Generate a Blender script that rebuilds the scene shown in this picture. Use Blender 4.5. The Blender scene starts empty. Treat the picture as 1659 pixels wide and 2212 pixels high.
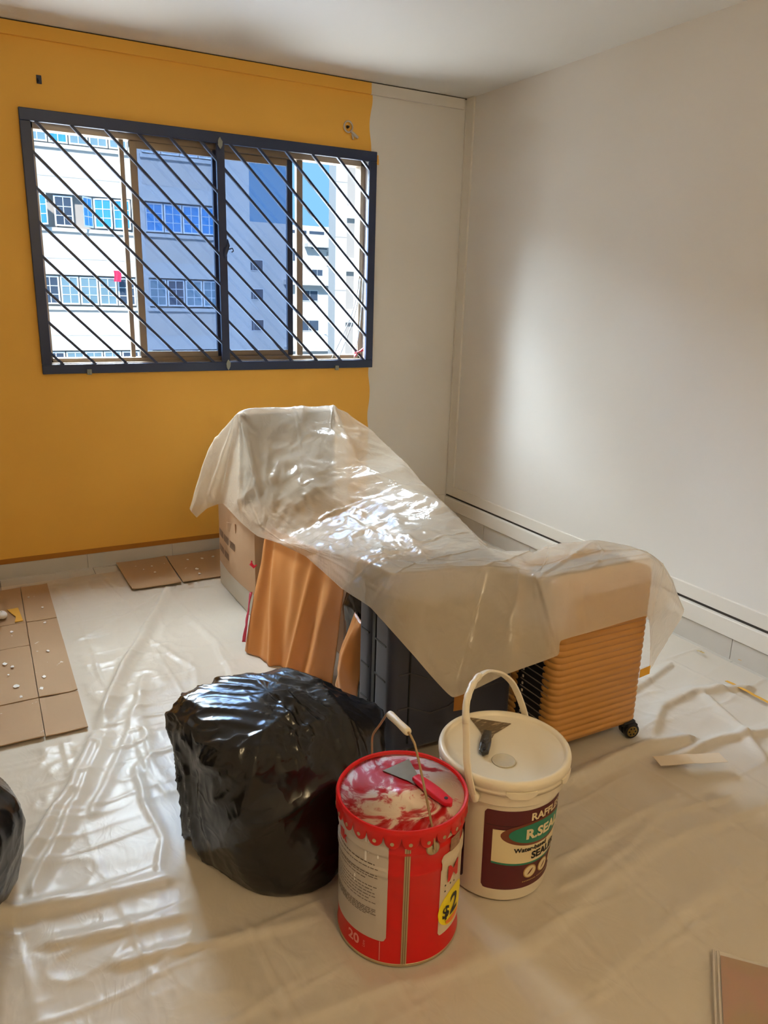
import bpy, bmesh, math, random
import numpy as np
from mathutils import Vector, Matrix, noise as mnoise
random.seed(7)
PI = math.pi
scene = bpy.context.scene
COL = scene.collection

# ---------------------------------------------------------------- camera
FPX, IW, IH = 1649.95, 1659.0, 2212.0
CAM = Vector((-2.7911, -4.1938, 1.4755))
_yaw, _pit, _rol = -0.5043, -0.2775, 0.0291
FW = Vector((-math.sin(_yaw)*math.cos(_pit), math.cos(_yaw)*math.cos(_pit), math.sin(_pit)))
_r = Vector((math.cos(_yaw), math.sin(_yaw), 0)); _u = _r.cross(FW)
RT = math.cos(_rol)*_r + math.sin(_rol)*_u
UP = -math.sin(_rol)*_r + math.cos(_rol)*_u
cam_data = bpy.data.cameras.new('camera')
cam_data.sensor_fit = 'HORIZONTAL'; cam_data.sensor_width = 36.0
cam_data.lens = FPX*36.0/IW
cam_data.clip_start = 0.05; cam_data.clip_end = 500
cam = bpy.data.objects.new('camera', cam_data); COL.objects.link(cam)
cam.matrix_world = Matrix(((RT.x, UP.x, -FW.x, CAM.x), (RT.y, UP.y, -FW.y, CAM.y), (RT.z, UP.z, -FW.z, CAM.z), (0, 0, 0, 1)))
scene.camera = cam

# ---------------------------------------------------------------- light
scene.view_settings.view_transform = 'Standard'
scene.view_settings.look = 'None'
scene.view_settings.gamma = 1.0
scene.view_settings.use_curve_mapping = False
scene.view_settings.exposure = 2.0
scene.cycles.use_adaptive_sampling = True
scene.cycles.adaptive_threshold = 0.08
scene.cycles.adaptive_min_samples = 16
scene.cycles.max_bounces = 7
scene.cycles.diffuse_bounces = 4
scene.cycles.glossy_bounces = 3
scene.cycles.transparent_max_bounces = 10
scene.cycles.caustics_reflective = False
scene.cycles.caustics_refractive = False
scene.cycles.sample_clamp_indirect = 6.0
scene.cycles.use_light_tree = False

world = bpy.data.worlds.new('sky'); scene.world = world
world.use_nodes = True
wn = world.node_tree; wn.nodes.clear()
w_out = wn.nodes.new('ShaderNodeOutputWorld'); w_bg = wn.nodes.new('ShaderNodeBackground')
w_tc = wn.nodes.new('ShaderNodeTexCoord'); w_map = wn.nodes.new('ShaderNodeMapping')
w_ns = wn.nodes.new('ShaderNodeTexNoise'); w_cr = wn.nodes.new('ShaderNodeValToRGB')
w_map.inputs['Scale'].default_value = (1, 1, 2.2); w_map.inputs['Location'].default_value = (0.35, 0.1, 0.2)
w_ns.inputs['Scale'].default_value = 2.2; w_ns.inputs['Detail'].default_value = 6; w_ns.inputs['Roughness'].default_value = 0.6
w_cr.color_ramp.elements[0].position = 0.60; w_cr.color_ramp.elements[0].color = (0.07, 0.165, 0.28, 1)
w_cr.color_ramp.elements[1].position = 0.85; w_cr.color_ramp.elements[1].color = (0.11, 0.205, 0.30, 1)
wn.links.new(w_tc.outputs['Generated'], w_map.inputs['Vector']); wn.links.new(w_map.outputs['Vector'], w_ns.inputs['Vector'])
wn.links.new(w_ns.outputs['Fac'], w_cr.inputs['Fac']); wn.links.new(w_cr.outputs['Color'], w_bg.inputs['Color'])
w_bg.inputs['Strength'].default_value = 1.0
wn.links.new(w_bg.outputs['Background'], w_out.inputs['Surface'])

def area_light(name, loc, target, sx, sy, power, color):
    d = bpy.data.lights.new(name, 'AREA'); d.shape = 'RECTANGLE'; d.size = sx; d.size_y = sy
    d.energy = power; d.color = color
    o = bpy.data.objects.new(name, d); COL.objects.link(o); o.location = loc
    o.rotation_euler = (Vector(target)-Vector(loc)).to_track_quat('-Z', 'Y').to_euler()
    return o
area_light('daylight', (-3.2, 6.5, 6.2), (-1.5, 0.0, 1.4), 10.0, 4.5, 2100, (0.75, 0.89, 1.0))
area_light('daylight_top', (-1.8, 2.6, 6.0), (-1.7, -0.9, 0.0), 6.0, 3.0, 1000, (0.75, 0.89, 1.0))
area_light('daylight_side', (-9.0, 7.0, 3.6), (-0.4, -1.6, 1.3), 10.0, 7.0, 430, (0.75, 0.89, 1.0))
area_light('ground_bounce', (-1.6, 4.0, -2.2), (-1.5, -1.8, 2.6), 8.0, 5.0, 440, (0.88, 0.95, 1.0))
sun_d = bpy.data.lights.new('sun', 'SUN'); sun_d.energy = 1.5; sun_d.angle = math.radians(3); sun_d.color = (1.0, 0.97, 0.92)
sun = bpy.data.objects.new('sun', sun_d); COL.objects.link(sun); sun.location = (-8, -10, 20)
sun.rotation_euler = Vector((0.35, 0.78, -0.72)).to_track_quat('-Z', 'Y').to_euler()

# ---------------------------------------------------------------- helpers
def at(px, py, axis, val):
    """the point of the room seen at that place of the photograph, on the plane axis = val"""
    d = FW + (px-IW/2)/FPX*RT - (py-IH/2)/FPX*UP
    t = (val-CAM[axis])/d[axis]
    return CAM + d*t

def srgb(r, g, b):
    f = lambda c: c/12.92 if c <= 0.04045 else ((c+0.055)/1.055)**2.4
    return (f(r/255), f(g/255), f(b/255), 1)

def wloc(o):
    v = Vector((0, 0, 0))
    while o is not None:
        v += o.location; o = o.parent
    return v

def tag(o, label=None, cat=None, group=None, kind=None):
    if label: o['label'] = label
    if cat: o['category'] = cat
    if group: o['group'] = group
    if kind: o['kind'] = kind
    return o

def thing(name, label, cat, loc=(0, 0, 0), group=None, kind=None):
    o = bpy.data.objects.new(name, None); COL.objects.link(o); o.location = loc
    o.empty_display_size = 0.05
    return tag(o, label, cat, group, kind)

class MB:
    def __init__(s): s.v = []; s.f = []
    def add(s, vs, fs):
        n = len(s.v); s.v += [tuple(p) for p in vs]; s.f += [tuple(i+n for i in f) for f in fs]; return s
    def box(s, x0, x1, y0, y1, z0, z1):
        return s.add([(x0,y0,z0),(x1,y0,z0),(x1,y1,z0),(x0,y1,z0),(x0,y0,z1),(x1,y0,z1),(x1,y1,z1),(x0,y1,z1)],
                     [(0,3,2,1),(4,5,6,7),(0,1,5,4),(1,2,6,5),(2,3,7,6),(3,0,4,7)])
    def obox(s, c, ax, ay, az):
        c, ax, ay, az = Vector(c), Vector(ax), Vector(ay), Vector(az)
        vs = [c+i*ax+j*ay+k*az for k in (-1, 1) for (i, j) in ((-1,-1),(1,-1),(1,1),(-1,1))]
        return s.add(vs, [(0,3,2,1),(4,5,6,7),(0,1,5,4),(1,2,6,5),(2,3,7,6),(3,0,4,7)])
    def bar(s, a, b, w, h, up=(0, 0, 1)):
        a, b = Vector(a), Vector(b); d = b-a; n = d.normalized(); side = n.cross(Vector(up)).normalized(); u2 = side.cross(n)
        return s.obox((a+b)/2, d/2, side*w/2, u2*h/2)
    def tube(s, path, r, n=8, cap=True):
        P = [Vector(p) for p in path]; m = len(P); R = r if hasattr(r, '__len__') else [r]*m
        up = Vector((0.13, 0.27, 0.95)); vs = []
        for i in range(m):
            t = (P[min(i+1, m-1)]-P[max(i-1, 0)]).normalized()
            a = t.cross(up)
            if a.length < 1e-4: a = t.cross(Vector((1, 0, 0)))
            a.normalize(); b = a.cross(t)
            vs += [P[i]+R[i]*(math.cos(2*PI*k/n)*a+math.sin(2*PI*k/n)*b) for k in range(n)]
        fs = [(i*n+k, i*n+(k+1) % n, (i+1)*n+(k+1) % n, (i+1)*n+k) for i in range(m-1) for k in range(n)]
        if cap: fs += [tuple(range(n))[::-1], tuple((m-1)*n+k for k in range(n))]
        return s.add(vs, fs)
    def lathe(s, prof, c=(0, 0), n=64):
        vs = []; fs = []
        for r, z in prof: vs += [(c[0]+r*math.cos(2*PI*k/n), c[1]+r*math.sin(2*PI*k/n), z) for k in range(n)]
        for i in range(len(prof)-1):
            fs += [(i*n+k, i*n+(k+1) % n, (i+1)*n+(k+1) % n, (i+1)*n+k) for k in range(n)]
        if prof[0][0] > 1e-6: fs.append(tuple(range(n))[::-1])
        if prof[-1][0] > 1e-6: fs.append(tuple((len(prof)-1)*n+k for k in range(n)))
        return s.add(vs, fs)
    def grid(s, pts):
        nu, nv = len(pts), len(pts[0])
        return s.add([p for row in pts for p in row], [(i*nv+j, i*nv+j+1, (i+1)*nv+j+1, (i+1)*nv+j) for i in range(nu-1) for j in range(nv-1)])
    def prism(s, poly, z0, z1):
        n = len(poly)
        return s.add([(x, y, z0) for x, y in poly]+[(x, y, z1) for x, y in poly],
                     [tuple(range(n))[::-1], tuple(range(n, 2*n))]+[(i, (i+1) % n, n+(i+1) % n, n+i) for i in range(n)])
    def build(s, name, mat, parent=None, smooth=False, bevel=0, solid=0, auto=None):
        o = wloc(parent) if parent is not None else Vector((0, 0, 0))
        me = bpy.data.meshes.new(name)
        me.from_pydata([(v[0]-o.x, v[1]-o.y, v[2]-o.z) for v in s.v], [], s.f)
        me.materials.append(mat); me.validate(); me.update()
        ob = bpy.data.objects.new(name, me); COL.objects.link(ob); ob.parent = parent
        if smooth: me.polygons.foreach_set('use_smooth', [True]*len(me.polygons))
        if auto is not None:
            me.polygons.foreach_set('use_smooth', [True]*len(me.polygons))
            bm = bmesh.new(); bm.from_mesh(me)
            for e in bm.edges:
                if len(e.link_faces) == 2 and e.calc_face_angle(0) > auto: e.smooth = False
            bm.to_mesh(me); bm.free()
        if bevel:
            m = ob.modifiers.new('bevel', 'BEVEL'); m.width = bevel; m.segments = 2; m.limit_method = 'ANGLE'; m.angle_limit = 0.6
        if solid:
            m = ob.modifiers.new('solid', 'SOLIDIFY'); m.thickness = solid; m.offset = 0
        return ob

def struct(name, mb, mat, label, cat, **k):
    return tag(mb.build(name, mat, **k), label, cat, kind='structure')

def dup_tree(src, dloc):
    def rec(o, parent):
        c = o.copy(); COL.objects.link(c); c.parent = parent
        for ch in list(o.children): rec(ch, c)
        return c
    kids = list(src.children)
    c = src.copy(); COL.objects.link(c); c.location = src.location+Vector(dloc)
    for ch in kids: rec(ch, c)
    return c

def fbm(x, y, z=0.0, oct=3):
    a, f, s = 1.0, 1.0, 0.0
    for _ in range(oct):
        s += a*mnoise.noise((x*f, y*f, z*f+7.3*_)); a *= 0.5; f *= 2.03
    return s

# ---------------------------------------------------------------- materials
def nt(name):
    m = bpy.data.materials.new(name); m.use_nodes = True
    t = m.node_tree; t.nodes.clear(); o = t.nodes.new('ShaderNodeOutputMaterial')
    return m, t, o
def N(t, kind, **inp):
    n = t.nodes.new(kind)
    for k, v in inp.items():
        key = k.replace('_', ' ')
        if key in n.inputs: n.inputs[key].default_value = v
        else: setattr(n, k, v)
    return n
def L(t, a, b): t.links.new(a, b)

def mat(name, col, rough=0.5, metal=0.0, spec=0.5, vary=0.06, vscale=6.0, bump=0.0, bscale=60.0, bdist=0.002, col2=None, c2thr=(0.5, 0.6), c2scale=5.0, alpha=1.0, stretch=(1, 1, 1), coat=0.0):
    m, t, o = nt(name)
    p = N(t, 'ShaderNodeBsdfPrincipled', Roughness=rough, Metallic=metal)
    p.inputs['Specular IOR Level'].default_value = spec
    p.inputs['Alpha'].default_value = alpha; p.inputs['Coat Weight'].default_value = coat
    tc = N(t, 'ShaderNodeTexCoord'); mp = N(t, 'ShaderNodeMapping'); mp.inputs['Scale'].default_value = stretch
    L(t, tc.outputs['Object'], mp.inputs['Vector'])
    ns = N(t, 'ShaderNodeTexNoise', Scale=vscale, Detail=1.0); L(t, mp.outputs['Vector'], ns.inputs['Vector'])
    hsv = N(t, 'ShaderNodeHueSaturation'); hsv.inputs['Color'].default_value = col
    mr = N(t, 'ShaderNodeMapRange'); mr.inputs['To Min'].default_value = 1-vary; mr.inputs['To Max'].default_value = 1+vary
    L(t, ns.outputs['Fac'], mr.inputs['Value']); L(t, mr.outputs['Result'], hsv.inputs['Value'])
    src = hsv.outputs['Color']
    if col2 is not None:
        n2 = N(t, 'ShaderNodeTexNoise', Scale=c2scale, Detail=6.0, Distortion=0.6); L(t, mp.outputs['Vector'], n2.inputs['Vector'])
        r2 = N(t, 'ShaderNodeMapRange'); r2.inputs['From Min'].default_value = c2thr[0]; r2.inputs['From Max'].default_value = c2thr[1]
        L(t, n2.outputs['Fac'], r2.inputs['Value'])
        mx = N(t, 'ShaderNodeMix', data_type='RGBA'); L(t, r2.outputs['Result'], mx.inputs[0]); L(t, src, mx.inputs[6]); mx.inputs[7].default_value = col2
        src = mx.outputs[2]
    L(t, src, p.inputs['Base Color'])
    if bump:
        nb = N(t, 'ShaderNodeTexNoise', Scale=bscale, Detail=2.0); L(t, mp.outputs['Vector'], nb.inputs['Vector'])
        bp = N(t, 'ShaderNodeBump', Strength=bump, Distance=bdist); L(t, nb.outputs['Fac'], bp.inputs['Height']); L(t, bp.outputs['Normal'], p.inputs['Normal'])
    L(t, p.outputs['BSDF'], o.inputs['Surface'])
    return m

def film_mat(name, col, clear, rough, trans, bump, bscale, stretch=(1, 1, 1), spec=0.6, bdist=0.004):
    """milky polythene film: partly see-through, partly scattering, with a glossy skin"""
    m, t, o = nt(name)
    tc = N(t, 'ShaderNodeTexCoord'); mp = N(t, 'ShaderNodeMapping'); mp.inputs['Scale'].default_value = stretch
    L(t, tc.outputs['Object'], mp.inputs['Vector'])
    n1 = N(t, 'ShaderNodeTexNoise', Scale=bscale, Detail=2.0, Distortion=1.2); L(t, mp.outputs['Vector'], n1.inputs['Vector'])
    ab = N(t, 'ShaderNodeMath', operation='SUBTRACT'); ab.inputs[1].default_value = 0.5; L(t, n1.outputs['Fac'], ab.inputs[0])
    ab2 = N(t, 'ShaderNodeMath', operation='ABSOLUTE'); L(t, ab.outputs[0], ab2.inputs[0])
    bp = N(t, 'ShaderNodeBump', Strength=bump, Distance=bdist); bp.invert = True; L(t, ab2.outputs[0], bp.inputs['Height'])
    p = N(t, 'ShaderNodeBsdfPrincipled', Roughness=rough); p.inputs['Base Color'].default_value = col; p.inputs['Specular IOR Level'].default_value = spec
    L(t, bp.outputs['Normal'], p.inputs['Normal'])
    tl = N(t, 'ShaderNodeBsdfTranslucent', Color=col); tr = N(t, 'ShaderNodeBsdfTransparent', Color=(0.97, 0.97, 0.96, 1))
    m1 = N(t, 'ShaderNodeMixShader', Fac=trans); L(t, p.outputs[0], m1.inputs[1]); L(t, tl.outputs[0], m1.inputs[2])
    m2 = N(t, 'ShaderNodeMixShader', Fac=clear); L(t, m1.outputs[0], m2.inputs[1]); L(t, tr.outputs[0], m2.inputs[2])
    L(t, m2.outputs[0], o.inputs['Surface'])
    return m

M = {}
M['white_wall'] = mat('white_wall', srgb(228, 222, 213), 0.75, vary=0.03, vscale=2)
M['ceiling'] = mat('ceiling_paint', srgb(232, 229, 222), 0.8, vary=0.02, vscale=1.5)
M['yellow'] = mat('yellow_paint', srgb(244, 184, 76), 0.7, vary=0.05, vscale=2.5)
M['trim'] = mat('trim_paint', srgb(228, 220, 207), 0.55, vary=0.03)
M['dark_gap'] = mat('dark_gap', srgb(60, 52, 44), 0.9)
M['tile'] = mat('floor_tile', srgb(206, 199, 188), 0.25, vary=0.05, vscale=9)
M['grout'] = mat('grout', srgb(150, 145, 138), 0.9)
M['navy'] = mat('navy_steel', srgb(40, 52, 82), 0.38, vary=0.1, spec=0.5)
M['bronze'] = mat('bronze_aluminium', srgb(150, 132, 110), 0.4, metal=0.35)
M['dark_bronze'] = mat('dark_sash', srgb(38, 44, 62), 0.4, metal=0.2)
M['putty'] = mat('putty_lump', srgb(150, 152, 140), 0.8)
M['facade'] = mat('facade_paint', srgb(205, 205, 203), 0.85, vary=0.02)
M['facade_brick'] = mat('facade_brick', srgb(204, 199, 193), 0.85, vary=0.05, vscale=3, stretch=(0.4, 1, 6))
M['win_frame'] = mat('white_window_frame', srgb(225, 232, 236), 0.4)
M['pane_blue'] = mat('blue_curtained_pane', srgb(70, 150, 215), 0.12, vary=0.25, vscale=1.5, stretch=(9, 1, 0.6))
M['pane_grey'] = mat('grey_pane', srgb(120, 150, 165), 0.12, vary=0.3, vscale=0.8)
M['pane_dark'] = mat('dark_pane', srgb(70, 82, 100), 0.12, vary=0.25, vscale=1.0)
M['beige_panel'] = mat('beige_panel', srgb(178, 172, 166), 0.85, vary=0.03)

def glass_mat():
    m, t, o = nt('blue_film_glass')
    tr = N(t, 'ShaderNodeBsdfTransparent', Color=(0.60, 0.70, 0.86, 1)); gl = N(t, 'ShaderNodeBsdfGlossy', Color=(0.8, 0.88, 1, 1), Roughness=0.03)
    df = N(t, 'ShaderNodeBsdfDiffuse', Color=(0.42, 0.52, 0.68, 1))
    fr = N(t, 'ShaderNodeFresnel', IOR=1.5)
    a = N(t, 'ShaderNodeMixShader', Fac=0.16); L(t, tr.outputs[0], a.inputs[1]); L(t, df.outputs[0], a.inputs[2])
    b = N(t, 'ShaderNodeMixShader'); L(t, fr.outputs[0], b.inputs[0]); L(t, a.outputs[0], b.inputs[1]); L(t, gl.outputs[0], b.inputs[2])
    L(t, b.outputs[0], o.inputs['Surface']); return m
M['film_glass'] = glass_mat()

# ================================================================ ROOM
XL, YB, HC = -3.75, -5.3, 2.6          # left wall, rear wall, ceiling height
OX0, OX1, OZ0, OZ1 = -2.405, -0.635, 1.085, 2.205   # window opening
WT = 0.14
# floor slab with tiles laid on it
fl = struct('floor', MB().box(XL, 0, YB, 0, -0.12, -0.010), M['grout'], 'light grey tiled floor under the plastic sheet', 'floor')
T = 0.455
tm = None
ix0 = -1.83-5*T
i = 0
xs = [ix0+k*T for k in range(12)]; ys = [-0.03-k*T for k in range(-1, 13)]
for x in xs:
    for y in ys:
        a, b = max(x+0.0015, XL), min(x+T-0.0015, -0.001); c, d = max(y-T+0.0015, YB), min(y-0.0015, -0.001)
        if b-a < 0.02 or d-c < 0.02: continue
        MB().box(a, b, c, d, -0.0105, 0.0).build('tile', M['tile'], fl)
struct('ceiling', MB().box(XL-0.1, 0.12, YB-0.1, WT, HC, HC+0.12), M['ceiling'], 'plain white painted ceiling above the window wall', 'ceiling')
# window wall in pieces round the opening; yellow paint stops at a ragged line near the right
wall = thing('wall_window', 'window wall painted yellow, bare off-white at its right end', 'wall', (-1.5, 0, 0), kind='structure')
EDGE = -0.622
def wavy(z): return EDGE + 0.006*math.sin(z*23)+0.008*mnoise.noise((z*9, 3.1, 0)) + (0.012 if z < 1.05 else -0.012 if z > 2.25 else 0)
MB().box(XL, OX0, 0, WT, -0.1, HC).box(OX0, OX1, 0, WT, -0.1, OZ0).box(OX0, OX1, 0, WT, OZ1, HC).box(OX1, 0.01, 0, WT, -0.1, HC).build('plaster', M['white_wall'], wall)
def paint_strip(z0, z1, x0):
    mb = MB(); n = max(2, int((z1-z0)/0.012)); rows = []
    for k in range(n+1):
        z = z0+(z1-z0)*k/n; rows.append([(x0, -0.0015, z), (wavy(z), -0.0015, z)])
    mb.grid([[r[0], r[1]] for r in rows]); return mb
mb = paint_strip(OZ1, HC-0.062, XL); mb2 = paint_strip(0.088, OZ0, XL)
mb.add(mb2.v, mb2.f); mb.box(XL, OX0, -0.0015, -0.0005, OZ0, OZ1)
mb.build('yellow_paint', M['yellow'], wall)
mb = MB().box(XL, wavy(2.57)-0.01, -0.018, -0.001, HC-0.062, HC-0.006); mb.build('yellow_beam', M['yellow'], wall)
MB().box(wavy(2.57)-0.01, -0.022, -0.018, -0.001, HC-0.062, HC-0.006).build('white_beam', M['white_wall'], wall)
MB().box(XL, 0, -0.010, -0.001, HC-0.006, HC).build('shadow_gap', M['dark_gap'], wall)
MB().box(XL, -1.0, -0.004, -0.001, 0.078, 0.105).build('ochre_strip', mat('ochre_lip', srgb(176, 112, 30), 0.7), wall)  # darker ochre strip just above the skirting tiles
MB().box(OX1-0.0, OX1+0.055, -0.002, -0.0005, 2.215, 2.235).box(OX1+0.04, OX1+0.058, -0.002, -0.0004, 2.185, 2.215).build('stray_paint', M['yellow'], wall)
# right wall: recessed panel with a raised border strip, groove and lower strip
wr = thing('wall_right', 'plain off-white right wall with a raised border strip', 'wall', (0, -2.5, 0), kind='structure')
MB().box(0.008, 0.12, YB, WT, -0.1, HC).build('plaster', M['white_wall'], wr)
MB().box(-0.004, 0.010, -0.085, 0.0, 0.19, HC).build('border_strip', M['trim'], wr, bevel=0.002)
MB().box(-0.004, 0.010, YB, -0.085, 0.190, 0.252).build('border_strip', M['trim'], wr, bevel=0.002)
MB().box(0.0, 0.010, YB, -0.0, 0.176, 0.190).build('groove', M['dark_gap'], wr)
MB().box(-0.022, 0.010, YB, -0.0, 0.098, 0.178).build('lower_strip', M['trim'], wr, bevel=0.004)
MB().box(-0.006, 0.002, -0.016, -0.004, 0.19, HC-0.065).build('corner_bead', M['trim'], wr)
bb = thing('baseboard_right', 'pale grey skirting tiles along the right wall', 'baseboard', (0, -2.5, 0), kind='structure')
for k in range(12):
    y1 = -0.012-k*T; y0 = y1-T+0.003
    if y1 < YB: break
    MB().box(-0.012, 0.006, max(y0, YB), y1, 0.0, 0.094).build('tile', M['tile'], bb)
bb2 = thing('baseboard_window', 'pale grey skirting tiles below the yellow paint', 'baseboard', (-1.5, 0, 0), kind='structure')
for k in range(12):
    x0 = -2.306+(k-4)*T; x1 = x0+T-0.003
    if x0 > -0.05: break
    MB().box(max(x0, XL), min(x1, -0.02), -0.009, 0.0, 0.0, 0.078).build('tile', M['tile'], bb2)
MB().box(-0.5, -0.015, -0.018, -0.001, 0.10, 0.185).build('white_ledge', M['trim'], wall, bevel=0.003)
struct('wall_left', MB().box(XL-0.1, XL, YB, WT, -0.1, HC), M['white_wall'], 'off-white left wall outside the frame', 'wall')
struct('wall_rear', MB().box(XL, 0.1, YB-0.1, YB, -0.1, HC), M['white_wall'], 'off-white rear wall behind the camera', 'wall')

# ---------------------------------------------------------------- sliding window
win = thing('window_1', 'bronze aluminium sliding window with blue film on its middle panes', 'window', (-1.52, 0.08, 1.1), kind='structure')
mb = MB()
mb.box(OX0, OX1, 0.05, 0.12, OZ0, OZ0+0.032).box(OX0, OX1, 0.05, 0.12, OZ1-0.03, OZ1).box(OX0, OX0+0.022, 0.05, 0.12, OZ0, OZ1).box(OX1-0.03, OX1, 0.05, 0.12, OZ0, OZ1)
mb.build('outer_frame', M['bronze'], win, bevel=0.002)
MB().box(OX0, OX1, 0.0, 0.05, OZ0-0.002, OZ0+0.012).build('sill', M['bronze'], win)
for (x0, x1) in ((-1.992, -1.970), (-1.046, -1.010)):
    MB().box(x0, x1, 0.085, 0.115, OZ0+0.03, OZ1-0.03).build('fixed_mullion', M['bronze'], win, bevel=0.002)
def sash(x0, x1, yc, mats, w0, w1):
    s = MB().box(x0, x1, yc-0.012, yc+0.012, OZ0+0.032, OZ0+0.062).box(x0, x1, yc-0.012, yc+0.012, OZ1-0.065, OZ1-0.03).build('sash_rail', M['bronze'], win, bevel=0.002)
    MB().box(x0, x0+w0, yc-0.013, yc+0.013, OZ0+0.034, OZ1-0.032).build('sash_stile', mats[0], win, bevel=0.002)
    MB().box(x1-w1, x1, yc-0.013, yc+0.013, OZ0+0.034, OZ1-0.032).build('sash_stile', mats[1], win, bevel=0.002)
    MB().box(x0+w0, x1-w1, yc-0.003, yc+0.003, OZ0+0.06, OZ1-0.063).build('pane', M['film_glass'], win)
sash(-1.948, -1.50, 0.070, (M['bronze'], M['dark_bronze']), 0.035, 0.03)
sash(-1.52, -1.070, 0.100, (M['dark_bronze'], M['dark_bronze']), 0.03, 0.032)

# ---------------------------------------------------------------- steel grille
gr = thing('window_grille', 'navy steel security grille with slanted bars over the window', 'grille', (-1.52, -0.01, 1.046))
GX0, GX1, GZ0, GZ1 = -2.4442, -0.5995, 1.0463, 2.2482
fw_ = 0.047
for nm, b in (('frame_bar', (GX0, GX1, GZ1-fw_-0.006, GZ1)), ('frame_bar', (GX0, GX1, GZ0, GZ0+fw_)), ('frame_bar', (GX0, GX0+fw_, GZ0+fw_, GZ1-fw_-0.006)), ('frame_bar', (GX1-fw_, GX1, GZ0+fw_, GZ1-fw_-0.006))):
    MB().box(b[0], b[1], -0.024, -0.002, b[2], b[3]).build(nm, M['navy'], gr, bevel=0.003)
MB().box(-1.530, -1.488, -0.024, -0.004, GZ0+fw_, GZ1-fw_).build('centre_bar', M['navy'], gr, bevel=0.002)
gx0, gx1, gz0, gz1 = GX0+fw_-0.004, GX1-fw_+0.004, GZ0+fw_-0.004, GZ1-fw_-0.002
for k in range(19):
    c = -1.253+0.1535*k
    pts = []
    for (x, z) in ((gx0, c-gx0), (c-gz1, gz1), (gx1, c-gx1), (c-gz0, gz0)):
        if gx0-1e-6 <= x <= gx1+1e-6 and gz0-1e-6 <= z <= gz1+1e-6: pts.append((x, z))
    pts.sort()
    if len(pts) < 2: continue
    a, b = pts[0], pts[-1]
    MB().bar((a[0], -0.012, a[1]), (b[0], -0.012, b[1]), 0.012, 0.016, up=(0, 1, 0)).build('slanted_bar', M['navy'], gr)
for (x, z) in ((-1.512, 2.195), (-1.500, 1.078)):
    mb = MB(); rings = []
    for a in range(7):
        rr = 0.019*math.sin(PI*(a+0.3)/6.6); rings.append([(x+rr*math.cos(2*PI*k/10)*(0.8+0.3*mnoise.noise((a, k, x))), -0.024-0.012*abs(math.sin(PI*k/10)), z+0.028*(a-3)/3+rr*0.3*math.sin(2*PI*k/10)) for k in range(11)])
    mb.grid(rings); mb.build('putty_lump', M['putty'], gr, smooth=True)
p = at(488, 538, 1, -0.02)
mb = MB().tube([p+Vector((-0.01, 0, -0.05)), p+Vector((-0.005, -0.006, -0.02)), p, p+Vector((0.012, -0.004, 0.02)), p+Vector((0.01, 0, 0.05))], [0.004, 0.012, 0.016, 0.010, 0.003], 8)
mb.tube([p, p+Vector((0.02, -0.004, 0.0)), p+Vector((0.035, -0.004, 0.006)), p+Vector((0.04, -0.004, -0.008)), p+Vector((0.03, -0.004, -0.014))], 0.0035, 6)
mb.build('latch', M['navy'], gr, smooth=True)
for (px, py, w) in ((193, 803, 'left'), (727, 794, 'right')):
    p = at(px, py, 1, -0.026)
    mb = MB().box(p.x-0.011, p.x+0.011, -0.036, -0.0245, p.z-0.014, p.z+0.012); mb.box(p.x-0.004, p.x+0.004, -0.039, -0.036, p.z-0.008, p.z+0.006)
    tag(mb.build('magnet_catch', M['putty'], bevel=0.002), 'small grey clip on the %s half of the grille bottom bar' % w, 'clip')
# wall hooks
p = at(84, 172, 1, 0)
hk = thing('wall_hook', 'small dark metal hook above the left of the window', 'hook', (p.x, 0, p.z))
MB().box(p.x-0.011, p.x+0.011, -0.006, -0.0016, p.z-0.018, p.z+0.018).build('plate', M['dark_bronze'], hk, bevel=0.002)
MB().tube([(p.x-0.004, -0.006, p.z-0.006), (p.x-0.005, -0.022, p.z-0.008), (p.x-0.008, -0.026, p.z+0.002)], 0.004, 8).build('prong', M['dark_bronze'], hk, smooth=True)
p = at(755, 280, 1, 0)
hk = thing('ceiling_fan_clip', 'clear plastic ring clip above the right of the window', 'clip', (p.x, 0, p.z))
hk.name = 'ring_clip'
M['clear_white'] = mat('clear_white_plastic', srgb(222, 212, 200), 0.25, alpha=0.8)
MB().tube([(p.x-0.012+0.026*math.cos(a), -0.010, p.z+0.012+0.028*math.sin(a)) for a in [2*PI*k/20 for k in range(21)]], 0.0045, 8, cap=False).build('ring', M['clear_white'], hk, smooth=True)
MB().tube([(p.x+0.0, -0.008, p.z-0.004), (p.x+0.022, -0.016, p.z-0.026), (p.x+0.044, -0.02, p.z-0.040)], [0.006, 0.009, 0.007], 8).build('arm', M['clear_white'], hk, smooth=True)
MB().tube([(p.x+0.012, -0.012, p.z-0.024), (p.x+0.016, -0.014, p.z-0.050)], [0.006, 0.004], 8).build('peg', M['clear_white'], hk, smooth=True)
MB().tube([(p.x-0.014, -0.0016, p.z+0.012), (p.x-0.014, -0.02, p.z+0.010)], [0.009, 0.005], 8).build('screw', M['dark_bronze'], hk, smooth=True)
# pink peg clipped to the grille corner
p = at(772, 762, 1, -0.03)
pg = thing('clothes_peg', 'pink plastic clothes peg on the lower right grille corner', 'peg', p)
M['pink'] = mat('pink_plastic', srgb(240, 70, 110), 0.35)
for s in (-1, 1):
    MB().bar((p.x-0.020, p.y, p.z-0.012+0.010*s), (p.x+0.038, p.y, p.z+0.020-0.006*s), 0.012, 0.007).build('jaw', M['pink'], pg, bevel=0.0015)
MB().tube([(p.x, p.y-0.008, p.z), (p.x, p.y+0.008, p.z)], 0.006, 8).build('spring', M['putty'], pg)
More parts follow.
